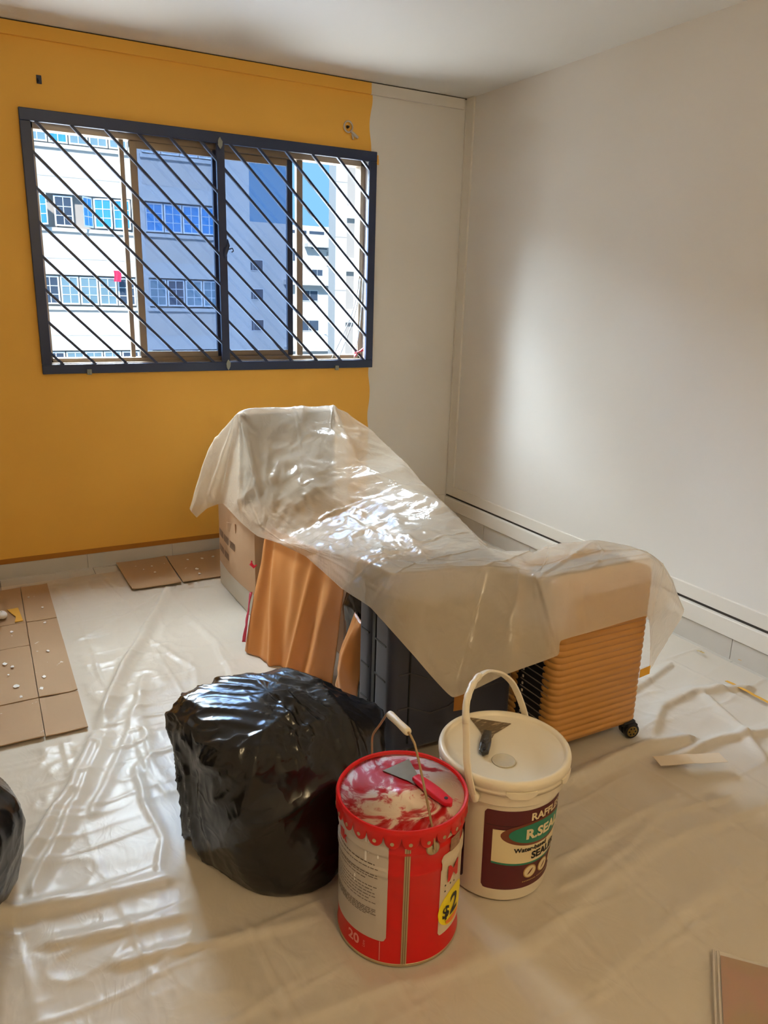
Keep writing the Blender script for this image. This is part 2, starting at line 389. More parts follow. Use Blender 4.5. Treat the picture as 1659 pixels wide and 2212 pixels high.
# pale wires hanging at the right side of the window
wi = thing('hanging_wire', 'pale thin wires hanging inside the right window opening', 'wire', (-0.68, 0.03, 1.12))
M['wire'] = mat('pale_wire', srgb(190, 198, 206), 0.4)
for dx, b in ((0.0, 0.03), (0.016, -0.01), (-0.012, 0.045)):
    MB().tube([(-0.668+dx-b*2.2*math.sin(PI*0.5*s)*s-0.07*s*s, 0.026, 1.56-0.46*s) for s in [k/12 for k in range(13)]], 0.0028, 6).build('strand', M['wire'], wi, smooth=True)

# ---------------------------------------------------------------- added warm fill light behind the camera, lifts the shadows
M['opal'] = None
lm = thing('fill_light', 'added warm fill light under the ceiling behind the camera', 'lamp', (-2.0, -4.55, 2.6))
MB().lathe([(0.0, 2.598), (0.09, 2.598), (0.09, 2.56), (0.03, 2.55), (0.03, 2.47), (0.0, 2.47)], (-2.0, -4.55), 32).build('fill_mount', M['trim'], lm, smooth=True)  # unseen fixture made up to carry the fill light
lamp_d = bpy.data.lights.new('warm_fill', 'POINT'); lamp_d.energy = 9.5; lamp_d.color = (1.0, 0.76, 0.43); lamp_d.shadow_soft_size = 0.13
lamp = bpy.data.objects.new('warm_fill', lamp_d); COL.objects.link(lamp); lamp.parent = lm; lamp.location = (0, 0, -0.28)
# ================================================================ OUTSIDE
struct('ground', MB().box(-60, 90, 0.5, 140, -10.4, -10.0), mat('outside_paving', srgb(150, 150, 148), 0.9), 'grey paved ground far below the window', 'ground')

def far_window(parent, x0, x1, z0, z1, y, nx, nz, pm, swing=0.0):
    """white casement with glazing bars; swing turns the leaf outwards about its left side"""
    def T_(x, d, z):
        if swing == 0: return (x, y+d, z)
        h = x0 if swing > 0 else x1
        r = x-h; a = abs(swing); c, s = math.cos(a), math.sin(a)
        return (h+r*c - d*s*(1 if swing > 0 else -1)*0, y - abs(r)*s + d*c, z)
    mb = MB()
    def bx(a, b, c, d, e, f):
        q = MB().box(a, b, c, d, e, f); mb.add([T_(*v) for v in q.v], q.f)
    w = 0.055
    bx(x0, x1, -0.03, 0.03, z0, z0+w); bx(x0, x1, -0.03, 0.03, z1-w, z1); bx(x0, x0+w, -0.03, 0.03, z0+w, z1-w); bx(x1-w, x1, -0.03, 0.03, z0+w, z1-w)
    px = [x0+w+(x1-x0-2*w)*k/nx for k in range(nx+1)]; pz = [z0+w+(z1-z0-2*w)*k/nz for k in range(nz+1)]
    for k in range(1, nx): bx(px[k]-0.014, px[k]+0.014, -0.02, 0.02, z0+w, z1-w)
    for k in range(1, nz): bx(x0+w, x1-w, -0.02, 0.02, pz[k]-0.014, pz[k]+0.014)
    f = mb.build('window', M['win_frame'], parent)
    for i in range(nx):
        for k in range(nz):
            q = MB().box(px[i], px[i+1], -0.004, 0.004, pz[k], pz[k+1]); q.v = [T_(*v) for v in q.v]
            q.build('pane', pm, f)
    return f

BY = 28.0
nb = thing('apartment_block', 'white apartment block with gridded casement windows, seen through the left opening', 'building', (3, BY, -10))
rows = [(0.77, 1.80, 'grey'), (3.58, 4.64, 'blue'), (6.42, 7.48, 'grey'), (-2.05, -1.0, 'grey')]
bx0, bx1, btop = -6.0, 8.26, 9.3
groups = [(-5.2, -1.0), (-0.62, 3.55), (4.05, 6.95)]
mb = MB()
zs = sorted([(a, b) for a, b, _ in rows]); zprev = -10.0
for a, b in zs:
    mb.box(bx0, bx1, BY, BY+8, zprev, a-0.10); xp = bx0
    for g0, g1 in groups:
        mb.box(xp, g0, BY, BY+8, a-0.10, b+0.05); xp = g1
    mb.box(xp, bx1, BY, BY+8, a-0.10, b+0.05); zprev = b+0.05
mb.box(bx0, bx1, BY, BY+8, zprev, btop)
mb.build('wall', M['facade'], nb)
mb = MB()
for a, b in zs: mb.box(bx0+0.2, bx1-0.2, BY+0.32, BY+0.4, a-0.1, b+0.05)
mb.build('interior', M['beige_panel'], nb)
for a, b, kind in rows:
    for g0, g1 in groups:
        MB().box(g0-0.1, g1+0.1, BY-0.10, BY+0.05, a-0.20, a-0.07).build('sill', M['facade'], nb)
        MB().box(g0-0.05, g1+0.05, BY-0.012, BY+0.02, a-1.15, a-0.20).build('brick_panel', M['facade_brick'], nb)
        n = int(round((g1-g0)/0.70)); w = (g1-g0)/n
        for k in range(n):
            sw = 0.0; pm = M['pane_blue'] if kind == 'blue' else M['pane_grey']
            if kind == 'blue' and g0 == groups[1][0]:
                sw = {1: 0.9, 3: -0.9, 4: 0.35, 5: 0.5}.get(k, 0.0)
                if k == 2: pm = M['pane_dark']
            if kind == 'grey' and g0 == groups[1][0] and k == 0 and a < 2: sw = -1.2
            if kind == 'grey' and (k*7+int(a*3)) % 4 == 1: pm = M['pane_dark'] if k % 2 else M['pane_blue']
            far_window(nb, g0+k*w+0.02, g0+(k+1)*w-0.02, a, b, BY+0.12, 2, 3, pm, sw)
p = at(253, 592, 1, BY-0.3)
tag(MB().grid([[(p.x-0.12+0.05*i+0.02*math.sin(j), BY-0.3+0.04*math.sin(i*2.1), p.z+0.12-0.1*j) for i in range(6)] for j in range(5)]).build('hung_cloth', M['pink'], solid=0.01), 'tiny pink cloth hung outside the lower row of far windows', 'cloth')

RY = 36.0
rb = thing('slab_block', 'tall pale block with stacked recessed panels at the right of the view', 'building', (19, RY, -10))
RX0 = 15.87; pan = [(8.40, 6.07), (5.43, 3.38), (2.64, 0.62), (-0.12, -2.1), (11.2, 9.1)]
pan = sorted([(b, a) for a, b in pan]); mb = MB(); mb.box(RX0, 16.55, RY, RY+0.9, -10, 14); mb.box(19.4, 26, RY, RY+0.9, -10, 14); zp = -10
for a, b in pan: mb.box(16.55, 19.4, RY, RY+0.9, zp, a); zp = b
mb.box(16.55, 19.4, RY, RY+0.9, zp, 14); mb.build('wall', M['facade'], rb)
for a, b in pan: MB().box(16.55, 19.4, RY+0.25, RY+0.35, a, b).build('recessed_panel', M['beige_panel'], rb)
for z in (1.6, 4.4, 7.2): MB().box(RX0-0.01, 16.55, RY-0.01, RY+0.01, z, z+0.05).build('joint', M['beige_panel'], rb)

DY = 66.0
fb = thing('distant_block', 'distant white apartment block with a flat roof below the blue sky', 'building', (27, DY, -10))
mb = MB().box(14, 35, DY, DY+10, -10, 7.0).box(14, 35, DY+0.1, DY+10, 7.0, 7.45); mb.build('wall', M['facade'], fb)
MB().box(26.6, 30.2, DY-0.8, DY, 5.55, 5.85).build('roof_ledge', M['facade'], fb)
MB().box(24.5, 30.2, DY-0.9, DY, 2.1, 2.55).build('balcony_ledge', M['facade'], fb)
MB().box(24.5, 30.2, DY-0.9, DY, -4.0, -3.6).build('balcony_ledge', M['facade'], fb)
for x0, x1 in ((25.0, 26.8), (27.1, 28.6), (29.3, 29.8)):
    MB().box(x0, x1, DY-0.02, DY+0.02, 6.72, 6.98).build('roof_slot', M['pane_dark'], fb)
MB().box(27.3, 28.9, DY-0.03, DY+0.02, 5.42, 5.5).build('roof_slot', M['pane_dark'], fb)
for (x0, x1, z0, z1) in ((27.3, 28.5, 2.95, 3.6), (26.3, 28.0, 0.65, 1.65), (26.0, 28.1, -2.15, -1.1), (24.8, 26.0, 4.2, 5.4), (20.5, 22.5, 0.65, 1.65), (20.5, 22.5, -2.15, -1.1), (20.5, 22.5, 3.2, 4.2), (17.5, 19, 0.65, 1.65), (17.5, 19, 3.2, 4.2)):
    far_window(fb, x0, x1, z0, z1, DY-0.03, 2, 1, M['pane_dark'])
MB().box(28.9, 29.7, DY-0.06, DY+0.02, 3.9, 5.2).build('balcony_door', M['beige_panel'], fb)
MB().box(28.2, 29.7, DY-0.3, DY, 2.55, 2.9).build('balcony_rail', M['win_frame'], fb)
lp = thing('laundry_pole', 'washing drying on a pole outside the distant block', 'laundry', (27.5, DY-4.5, -2.6))
MB().tube([(26.0, DY-3.2, -2.3), (28.6, DY-5.0, -2.1)], 0.03, 6).build('pole', M['win_frame'], lp)
for k, m_ in enumerate((M['win_frame'], M['win_frame'], mat('red_cloth', srgb(200, 80, 70), 0.8), M['pane_grey'])):
    x = 26.5+0.5*k; y = DY-3.5-0.35*k; h = (0.7, 1.5, 1.0, 0.6)[k]
    MB().grid([[(x+0.07*i, y+0.03*math.sin(i*1.7+k), -2.2-h*j/4) for i in range(6)] for j in range(5)]).build('garment', m_, lp, solid=0.02)
# ================================================================ PLASTIC FLOOR SHEET
M['floor_film'] = film_mat('floor_polythene', srgb(232, 221, 204), 0.22, 0.29, 0.10, 0.5, 15.0, stretch=(1, 0.6, 1), spec=0.17, bdist=0.006)
def seg_d(x, y, path):
    best = 9; side = 0
    for (ax, ay), (bx, by) in zip(path[:-1], path[1:]):
        dx, dy = bx-ax, by-ay; l2 = dx*dx+dy*dy
        t = np.clip(((x-ax)*dx+(y-ay)*dy)/l2, 0, 1)
        qx, qy = x-(ax+t*dx), y-(ay+t*dy); d = np.sqrt(qx*qx+qy*qy)
        sg = np.sign(qx*dy-qy*dx)
        if np.isscalar(best): best, side = d, sg
        else: k = d < best; side = np.where(k, sg, side); best = np.where(k, d, best)
    return best, side
def vnoise(x, y, seed):
    """smooth value noise on arrays"""
    rs = np.random.RandomState(seed); tab = rs.rand(64, 64)
    xi = np.floor(x).astype(int); yi = np.floor(y).astype(int); fx = x-xi; fy = y-yi
    fx = fx*fx*(3-2*fx); fy = fy*fy*(3-2*fy)
    g = lambda a, b: tab[a % 64, b % 64]
    return (g(xi, yi)*(1-fx)+g(xi+1, yi)*fx)*(1-fy)+(g(xi, yi+1)*(1-fx)+g(xi+1, yi+1)*fx)*fy
def crease(x, y, s, seed):
    return 1-np.abs(2*vnoise(x*s, y*s, seed)-1)
def floor_sheet():
    x0, x1, y0, y1 = -3.45, -0.035, -4.9, -0.13
    nx, ny = 470, 650
    X, Y = np.meshgrid(np.linspace(x0, x1, nx), np.linspace(y0, y1, ny))
    h = np.full_like(X, 0.003)
    wx = X+0.05*(vnoise(X*3, Y*3, 1)-0.5); wy = Y+0.05*(vnoise(X*3, Y*3, 2)-0.5)
    left = np.clip((-1.9-X)/0.5, 0, 1)*0.7+0.3
    # crumple: thin creases of several sizes, warped
    w2x = wx+0.10*vnoise(wx*4, wy*4, 3); w2y = wy+0.10*vnoise(wx*4, wy*4, 4)
    c = 0.008*crease(w2x, w2y*0.6, 5, 5)**4+0.0055*crease(w2x*0.7, w2y, 12, 6)**4+0.0014*crease(w2x, w2y, 25, 8)**3
    patch = np.clip((vnoise(X*1.7+3, Y*1.7, 9)-0.30)/0.4, 0, 1)
    h += c*left*(0.35+0.9*patch)
    # packing folds
    for k in range(16):
        xx = x0+0.12+0.235*k; d = np.abs(wx+0.06*(Y+2)-xx); h += 0.0042*np.exp(-(d/0.0065)**2)*(0.15+vnoise(X*2, Y*6, 30+k))
    for k in range(28):
        yy = y0+0.1+0.17*k; d = np.abs(wy-0.05*(X+2)-yy); h += 0.0040*np.exp(-(d/0.006)**2)*(0.15+vnoise(X*5, Y*2, 60+k))
    R = [([(-1.95, -0.40), (-2.18, -0.90), (-2.404, -1.395), (-2.626, -1.964), (-2.804, -2.312), (-2.95, -2.6)], 0.024, 0.026),
         ([(-2.50, -1.75), (-2.62, -2.05), (-2.78, -2.40)], 0.012, 0.02), ([(-2.30, -1.40), (-2.46, -1.85), (-2.60, -2.15)], 0.009, 0.016),
         ([(-3.1, -2.44), (-2.855, -2.465), (-2.649, -2.495), (-2.45, -2.515), (-2.28, -2.53)], 0.022, 0.030),
         ([(-2.75, -2.60), (-2.5, -2.64), (-2.36, -2.66)], 0.013, 0.022), ([(-2.62, -2.72), (-2.42, -2.76), (-2.2, -2.80)], 0.012, 0.02),
         ([(-2.9, -2.98), (-2.6, -3.03), (-2.3, -3.03), (-2.1, -3.05)], 0.009, 0.024), ([(-2.7, -3.2), (-2.45, -3.2), (-2.2, -3.16)], 0.008, 0.02),
         ([(-2.44, -1.98), (-2.46, -2.15), (-2.44, -2.34), (-2.48, -2.46)], 0.010, 0.014),
         ([(-2.05, -3.06), (-1.75, -3.10), (-1.45, -3.02), (-1.1, -2.98), (-0.7, -3.02)], 0.010, 0.035), ([(-1.5, -2.92), (-1.3, -2.88), (-1.0, -2.86)], 0.010, 0.025),
         ([(-1.7, -3.25), (-1.4, -3.2), (-1.1, -3.16)], 0.007, 0.03), ([(-1.55, -3.0), (-1.3, -2.96), (-1.1, -2.9), (-0.85, -2.93)], 0.008, 0.02),
         ([(-1.22, -2.66), (-1.02, -2.635), (-0.86, -2.625), (-0.72, -2.66)], 0.030, 0.030),
         ([(-0.80, -2.58), (-0.62, -2.46), (-0.40, -2.42), (-0.2, -2.5)], 0.020, 0.03), ([(-0.86, -2.72), (-0.6, -2.70), (-0.35, -2.75)], 0.016, 0.022),
         ([(-0.75, -2.35), (-0.5, -2.28), (-0.3, -2.22)], 0.012, 0.022), ([(-0.55, -2.85), (-0.45, -2.65), (-0.38, -2.48)], 0.014, 0.02), ([(-0.3, -2.9), (-0.25, -2.65), (-0.3, -2.45)], 0.014, 0.022),
         ([(-2.05, -0.55), (-2.3, -0.8), (-2.5, -0.95)], 0.006, 0.014), ([(-2.0, -0.9), (-1.95, -1.2), (-2.0, -1.6), (-2.15, -2.0)], 0.008, 0.018), ([(-2.2, -1.1), (-2.1, -1.4), (-2.2, -1.9)], 0.006, 0.016)]
    for path, a, w in R:
        d, s = seg_d(X+0.012*(vnoise(X*9, Y*9, 11)-0.5), Y+0.012*(vnoise(X*9, Y*9, 12)-0.5), path)
        ww = np.where(s > 0, w*0.55, w*1.35)
        h += a*np.exp(-(d/ww)**2)*(0.7+0.5*vnoise(X*4, Y*4, 13))
    e = np.minimum(np.minimum(X-x0, x1-X), np.minimum(Y-y0, y1-Y)); h = np.minimum(h, 0.0015+np.clip(e, 0, 1)*0.5)
    # lie flat under what stands on it
    for (cx, cy, rr) in ((-1.996, -2.88, 0.15), (-1.672, -2.842, 0.135), (-2.66, -0.9, 0.0)):
        d = np.sqrt((X-cx)**2+(Y-cy)**2); k = np.clip((d-rr)/0.05, 0, 1); h = 0.002+(h-0.002)*k
    for (a, b, c2, d2) in ((-3.0, -2.53, -1.69, -0.13), (-2.18, -1.57, -0.47, -0.1), (-1.76, -1.25, -2.36, -2.1), (-1.26, -0.83, -2.56, -2.28), (-1.75, -1.15, -1.1, -0.5), (-2.42, -1.9, -2.70, -2.2)):
        ex = np.maximum(np.maximum(a-X, X-b), np.maximum(c2-Y, Y-d2)); k = np.clip(ex/0.05, 0, 1); h = 0.002+(h-0.002)*k
    v = np.stack([X, Y, h], -1).reshape(-1, 3)
    ii = np.arange(ny-1)[:, None]*nx+np.arange(nx-1)[None, :]; ii = ii.reshape(-1)
    f = np.stack([ii, ii+1, ii+nx+1, ii+nx], -1)
    me = bpy.data.meshes.new('floor_sheet'); me.from_pydata(v.tolist(), [], f.tolist()); me.materials.append(M['floor_film'])
    me.polygons.foreach_set('use_smooth', [True]*len(me.polygons)); me.update()
    o = bpy.data.objects.new('floor_sheet', me); COL.objects.link(o)
    return tag(o, 'wrinkled translucent plastic sheet spread over the whole floor', 'plastic sheet')
floor_sheet()

# ================================================================ FLATTENED CARDBOARD
M['card'] = mat('cardboard', srgb(178, 146, 110), 0.8, vary=0.05, vscale=5, col2=srgb(232, 226, 218), c2thr=(0.70, 0.72), c2scale=26)
M['card_edge'] = mat('cardboard_edge', srgb(120, 88, 58), 0.9)
M['paint_flake'] = mat('dried_white_paint', srgb(236, 232, 226), 0.6)
def card_panel(parent, quad, z, warp, seed):
    """one flap of corrugated board: thin slab, slightly warped; quad = 4 xy corners"""
    n = 8; rs = random.Random(seed); a, b, c, d = [Vector(q) for q in quad]; th = 0.004
    top = []; bot = []
    for i in range(n+1):
        for j in range(n+1):
            u, v = i/n, j/n; p = (a*(1-u)+b*u)*(1-v)+(d*(1-u)+c*u)*v
            hz = z+warp*((u-0.5)**2+(v-0.5)**2)*(0.6+0.8*mnoise.noise((u*2, v*2, seed)))
            top.append((p.x, p.y, hz+th)); bot.append((p.x, p.y, hz))
    mb = MB(); m = n+1; mb.add(top, [(i*m+j, (i+1)*m+j, (i+1)*m+j+1, i*m+j+1) for i in range(n) for j in range(n)])
    k = len(mb.v); mb.add(bot, [(i*m+j, i*m+j+1, (i+1)*m+j+1, (i+1)*m+j) for i in range(n) for j in range(n)])
    for i in range(n):
        for (p, q) in ((i*m, (i+1)*m), (i*m+n, (i+1)*m+n), (i, i+1), (n*m+i, n*m+i+1)): mb.f.append((p, q, q+k, p+k))
    return mb.build('panel', M['card'], parent, smooth=False)
ca = thing('flattened_carton', 'large flattened cardboard box with creases on the floor by the left edge', 'cardboard', (-2.7, -0.9, 0.006))
xr = lambda y: -2.528-0.008*(-y); xm = lambda y: -2.652-0.016*(-y); xl = lambda y: -2.98-0.012*(-y)
ysA = [(-0.20, -0.662), (-0.668, -0.918), (-0.924, -1.395), (-1.402, -1.675)]
for k, (ya, yb) in enumerate(ysA):
    for s, (fa, fb_) in enumerate(((xl, xm), (xm, xr))):
        g = 0.0015
        card_panel(ca, [(fa(ya)+g, ya), (fb_(ya)-g, ya), (fb_(yb)-g, yb), (fa(yb)+g, yb)], 0.006+0.002*((k+s) % 2), 0.012 if k != 2 else 0.018, k*2+s)
cb = thing('cardboard_sheet', 'smaller torn cardboard sheet on the floor below the yellow wall', 'cardboard', (-1.9, -0.25, 0.006))
card_panel(cb, [(-2.165, -0.03), (-1.897, -0.025), (-1.915, -0.462), (-2.160, -0.455)], 0.008, 0.02, 21)
card_panel(cb, [(-1.890, -0.025), (-1.58, -0.02), (-1.60, -0.44), (-1.905, -0.455)], 0.006, 0.016, 22)
def flake(parent, px, py, r, z, seed, name='paint_flake', m_=None):
    c = at(px, py, 2, z); rs = random.Random(seed); n = 9
    poly = [(c.x+r*(0.6+0.7*rs.random())*math.cos(2*PI*k/n), c.y+1.5*r*(0.6+0.7*rs.random())*math.sin(2*PI*k/n)) for k in range(n)]
    return MB().prism(poly, z, z+0.0012).build(name, m_ or M['paint_flake'], parent)
for k, (px, py, r) in enumerate(((35, 1482, 0.010), (90, 1487, 0.008), (10, 1434, 0.008), (27, 1440, 0.007), (104, 1406, 0.006), (97, 1345, 0.006), (25, 1365, 0.007), (45, 1505, 0.007), (62, 1290, 0.006), (6, 1333, 0.014), (95, 1462, 0.008), (18, 1458, 0.004), (92, 1312, 0.006))):
    flake(ca, px, py, r, 0.0155, k)
for k, (px, py, r) in enumerate(((328, 1223, 0.005), (335, 1236, 0.006), (425, 1229, 0.011), (431, 1239, 0.009), (460, 1202, 0.009), (436, 1206, 0.009), (405, 1209, 0.006), (310, 1230, 0.004))):
    flake(cb, px, py, r, 0.017, k+40)
M['masking'] = mat('masking_tape', srgb(226, 170, 60), 0.7)
q = at(36, 1330, 2, 0.018)
tag(MB().prism([(q.x-0.035, q.y+0.09), (q.x+0.012, q.y+0.095), (q.x+0.022, q.y-0.07), (q.x-0.012, q.y-0.072), (q.x-0.004, q.y-0.01)], 0.016, 0.019).build('tape_scrap', M['masking']), 'torn scrap of yellow tape on the large flattened carton', 'tape')
q = at(5, 1333, 2, 0.02)
mb = MB(); rings = []
for a in range(6):
    rings.append([(q.x+0.028*math.sin(PI*(a+.2)/5.4)*math.cos(2*PI*k/9)*(0.8+0.4*mnoise.noise((a, k, 1))), q.y+0.035*math.sin(PI*(a+.2)/5.4)*math.sin(2*PI*k/9), 0.014+0.032*(1-math.cos(PI*a/5))/2) for k in range(10)])
tag(mb.grid(rings).build('paper_ball', M['paint_flake'], smooth=True), 'crumpled white paper lump on the large flattened carton', 'paper')

# small litter on the sheet at the right
def strip(name, a, b, w, m_, label, cat, z=0.012):
    A, B = at(*a, 2, z), at(*b, 2, z); d = (B-A); n = Vector((-d.y, d.x, 0)).normalized()*w/2; k = 8; rows = []
    for i in range(k+1):
        p = A+d*(i/k); zz = z+0.010*math.sin(PI*i/k)*abs(mnoise.noise((i*0.4, a[0], 0)))+0.006
        rows.append([(p.x+n.x, p.y+n.y, zz), (p.x-n.x, p.y-n.y, zz+0.002)])
    return tag(MB().grid(rows).build(name, m_, solid=0.001), label, cat)
strip('tape_strip', (1568, 1474), (1665, 1524), 0.018, M['masking'], 'long yellow tape strip on the sheet near the right edge', 'tape')
strip('tape_strip', (1597, 1426), (1636, 1440), 0.030, M['masking'], 'short yellow tape strip lying by the right skirting', 'tape')
strip('tape_strip', (1506, 1408), (1520, 1414), 0.016, mat('pale_tape', srgb(200, 180, 130), 0.8), 'tiny pale yellow tape scrap right of the suitcase', 'tape')
strip('paper_scrap', (1418, 1648), (1562, 1640), 0.055, mat('cream_paper', srgb(222, 205, 180), 0.7), 'cream paper strip lying on the sheet beside the suitcase wheel', 'paper', z=0.03)
# clear sleeve with a printed card, lower right corner
sl = thing('plastic_sleeve', 'clear plastic sleeve with a faded brown card in the lower right corner', 'packet', (-1.3, -3.45, 0.01))
A, B, Cc = at(1540, 2058, 2, 0.012), at(1700, 2100, 2, 0.012), at(1548, 2300, 2, 0.012)
ex = (B-A); ey = (Cc-A)
def sq(u, v, z): p = A+ex*u+ey*v; return (p.x, p.y, z)
MB().add([sq(0.10, 0.02, 0.016), sq(1, 0.02, 0.016), sq(1, 1, 0.016), sq(0.10, 1, 0.016), sq(0.10, 0.02, 0.014), sq(1, 0.02, 0.014), sq(1, 1, 0.014), sq(0.10, 1, 0.014)], [(0, 1, 2, 3), (4, 7, 6, 5), (0, 4, 5, 1), (1, 5, 6, 2), (2, 6, 7, 3), (3, 7, 4, 0)]).build('card', mat('brown_card', srgb(168, 126, 70), 0.6, col2=srgb(176, 120, 84), c2thr=(0.4, 0.6), c2scale=9), sl)
MB().grid([[sq(u/10, v/10, 0.019+0.002*math.sin(u)) for u in range(11)] for v in range(11)]).build('film', film_mat('clear_sleeve', (0.9, 0.88, 0.84, 1), 0.8, 0.1, 0.1, 0.2, 20), sl)
for u in (0.0, 0.06): MB().tube([sq(u, v/10, 0.020) for v in range(11)], 0.003, 6).build('seam', M['clear_white'], sl)
# ================================================================ THE COVERED PILE
# --- big carton at the far left of the pile
M['carton'] = mat('carton_board', srgb(196, 158, 120), 0.75, vary=0.05, vscale=4)
M['carton_tape'] = mat('carton_tape', srgb(196, 184, 164), 0.4)
M['print'] = mat('brown_print', srgb(120, 92, 66), 0.8)
ct = thing('carton', 'tall brown carton with two lines of print, leftmost under the plastic', 'box', (-1.45, -0.8, 0.0))
CX0, CX1, CY0, CY1, CH = -1.725, -1.20, -1.07, -0.52, 0.50
def bulge(y, z):
    u = (y-CY0)/(CY1-CY0); w = z/CH
    return -0.020*math.sin(PI*min(max(u, 0), 1))*math.sin(PI*min(max(w, 0), 1))
def carton_face(mb, off, y0, y1, z0, z1, nu=12, nv=12):
    mb.grid([[(CX0+bulge(y0+(y1-y0)*i/nu, z0+(z1-z0)*j/nv)-off, y0+(y1-y0)*i/nu, z0+(z1-z0)*j/nv) for j in range(nv+1)] for i in range(nu+1)]); return mb
mb = MB(); carton_face(mb, 0, CY0, CY1, 0.006, CH)
mb.add([(CX0, CY0, 0.006), (CX1, CY0, 0.006), (CX1, CY1, 0.006), (CX0, CY1, 0.006), (CX0, CY0, CH), (CX1, CY0, CH), (CX1, CY1, CH), (CX0, CY1, CH)], [(0, 1, 5, 4), (1, 2, 6, 5), (2, 3, 7, 6), (4, 5, 6, 7), (0, 3, 2, 1)])
mb.build('body', M['carton'], ct)
carton_face(MB(), 0.0012, CY0+0.003, CY1-0.003, 0.007, 0.13).build('bottom_tape', M['carton_tape'], ct, smooth=True)
for (z, blocks) in ((0.295, ((-0.545, -0.640), (-0.655, -0.745), (-0.765, -0.845))), (0.215, ((-0.545, -0.645), (-0.66, -0.745)))):
    mb = MB()
    for y0, y1 in blocks:
        n = int(abs(y1-y0)/0.0125); st = (y1-y0)/n
        for k in range(n):
            a = y0+st*k; b = a+st*0.72
            carton_face(mb, 0.002, a, b, z-0.018, z+0.018, 1, 2)
            if k % 2: mb.v = mb.v
    mb.build('print_line', M['print'], ct)
MB().grid([[(CX0-0.012-0.004*math.sin(i), -0.70-0.02*i, 0.385-0.045*j/4+0.004*i) for i in range(8)] for j in range(5)]).build('flap', M['carton'], ct, solid=0.004)

# --- dark board standing on the carton, the highest thing under the sheet
M['dark_wood'] = mat('dark_board', srgb(62, 58, 52), 0.5, vary=0.1)
ch = thing('tray_board', 'dark framed board upright on the carton, under the highest part of the sheet', 'board', (-1.45, -0.79, 0.502))
MB().box(-1.665, -1.235, -0.800, -0.780, 0.52, 0.905).build('panel', M['dark_wood'], ch)
for (x0, x1, z0, z1) in ((-1.69, -1.21, 0.900, 0.922), (-1.69, -1.21, 0.503, 0.53), (-1.69, -1.665, 0.53, 0.900), (-1.235, -1.21, 0.53, 0.900)):
    MB().box(x0, x1, -0.806, -0.776, z0, z1).build('frame_rail', M['black_wood'] if 'black_wood' in M else M['dark_wood'], ch, bevel=0.004)

# --- soft bundle and boxes that fill the middle of the pile
M['black_bag'] = None
def bag_mat():
    m, t, o = nt('black_polythene')
    p = N(t, 'ShaderNodeBsdfPrincipled', Roughness=0.22); p.inputs['Base Color'].default_value = (0.010, 0.009, 0.009, 1); p.inputs['Specular IOR Level'].default_value = 0.55
    tc = N(t, 'ShaderNodeTexCoord'); n1 = N(t, 'ShaderNodeTexNoise', Scale=12.0, Detail=2.0, Distortion=0.35); L(t, tc.outputs['Object'], n1.inputs['Vector'])
    ab = N(t, 'ShaderNodeMath', operation='SUBTRACT'); ab.inputs[1].default_value = 0.5; L(t, n1.outputs['Fac'], ab.inputs[0])
    a2 = N(t, 'ShaderNodeMath', operation='ABSOLUTE'); L(t, ab.outputs[0], a2.inputs[0])
    bp = N(t, 'ShaderNodeBump', Strength=0.6, Distance=0.012); bp.invert = True; L(t, a2.outputs[0], bp.inputs['Height']); L(t, bp.outputs['Normal'], p.inputs['Normal'])
    L(t, p.outputs[0], o.inputs['Surface']); return m
M['black_bag'] = bag_mat()
def loft_bag(name, rings, amp, seed, label, parent=None, sub=16, top_pts=None, m_=None, pinch=None):
    """rings: list of (z, [(x, y) ...]) bottom to top, same count; smooth loft + crumple"""
    n = len(rings[0][1]); K = n*24; Z = []; 
    def cr(p0, p1, p2, p3, t): return 0.5*((2*p1)+(-p0+p2)*t+(2*p0-5*p1+4*p2-p3)*t*t+(-p0+3*p1-3*p2+p3)*t**3)
    loops = []
    for z, pts in rings:
        lp = []
        for k in range(K):
            s = k/24; i = int(s); t = s-i; P = [np.array((*pts[(i+j) % n][:2], pts[(i+j) % n][2] if len(pts[0]) > 2 else z)) for j in (-1, 0, 1, 2)]
            lp.append(cr(*P, t))
        loops.append(np.array(lp))
    m = len(loops); rows = []
    for i in range(m-1):
        for s in range(sub if i < m-2 else sub+1):
            t = s/sub; g = lambda j: loops[min(max(i+j, 0), m-1)]
            rows.append(cr(g(-1), g(0), g(1), g(2), t))
    rows = np.array(rows); c = rows.mean(axis=(0, 1))
    out = []
    for r in rows:
        lr = []
        for p in r:
            d = p-c; d[2] *= 0.6; l = np.linalg.norm(d)+1e-6; d = d/l
            q = p*6.0
            w = mnoise.noise((q[0]*0.7, q[1]*0.7, q[2]*0.35+seed))
            qx, qy, qz = q[0]+1.2*w, q[1]-0.9*w, q[2]*0.55
            f1 = (1-abs(mnoise.noise((qx*0.9, qy*0.9, qz*0.9+seed)))*1.6)**3
            f2 = (1-abs(mnoise.noise((qx*2.1, qy*2.1, qz*2.1+seed+9)))*1.5)**3
            f3 = (1-abs(mnoise.noise((qx*5.2, qy*5.2, q[2]*3.6+seed+5)))*1.4)**3
            tp = min(1, max(0, (p[2]-0.30)/0.08)); lr.append(tuple(p+d*(amp*(1.2*f1+(0.30+0.25*tp)*f2+(0.05+0.28*tp)*f3+1.1*w-0.7))))
        lr.append(lr[0]); out.append(lr)
    mb = MB(); mb.grid(out)
    top = np.array(out[-1][:-1]).mean(axis=0); k0 = len(mb.v); mb.v.append(tuple(top)); base = (len(out)-1)*(K+1)
    mb.f += [(base+k, base+k+1, k0) for k in range(K)]
    o = mb.build(name, m_ or M['black_bag'], parent, smooth=True)
    if label: tag(o, label, 'bag')
    return o
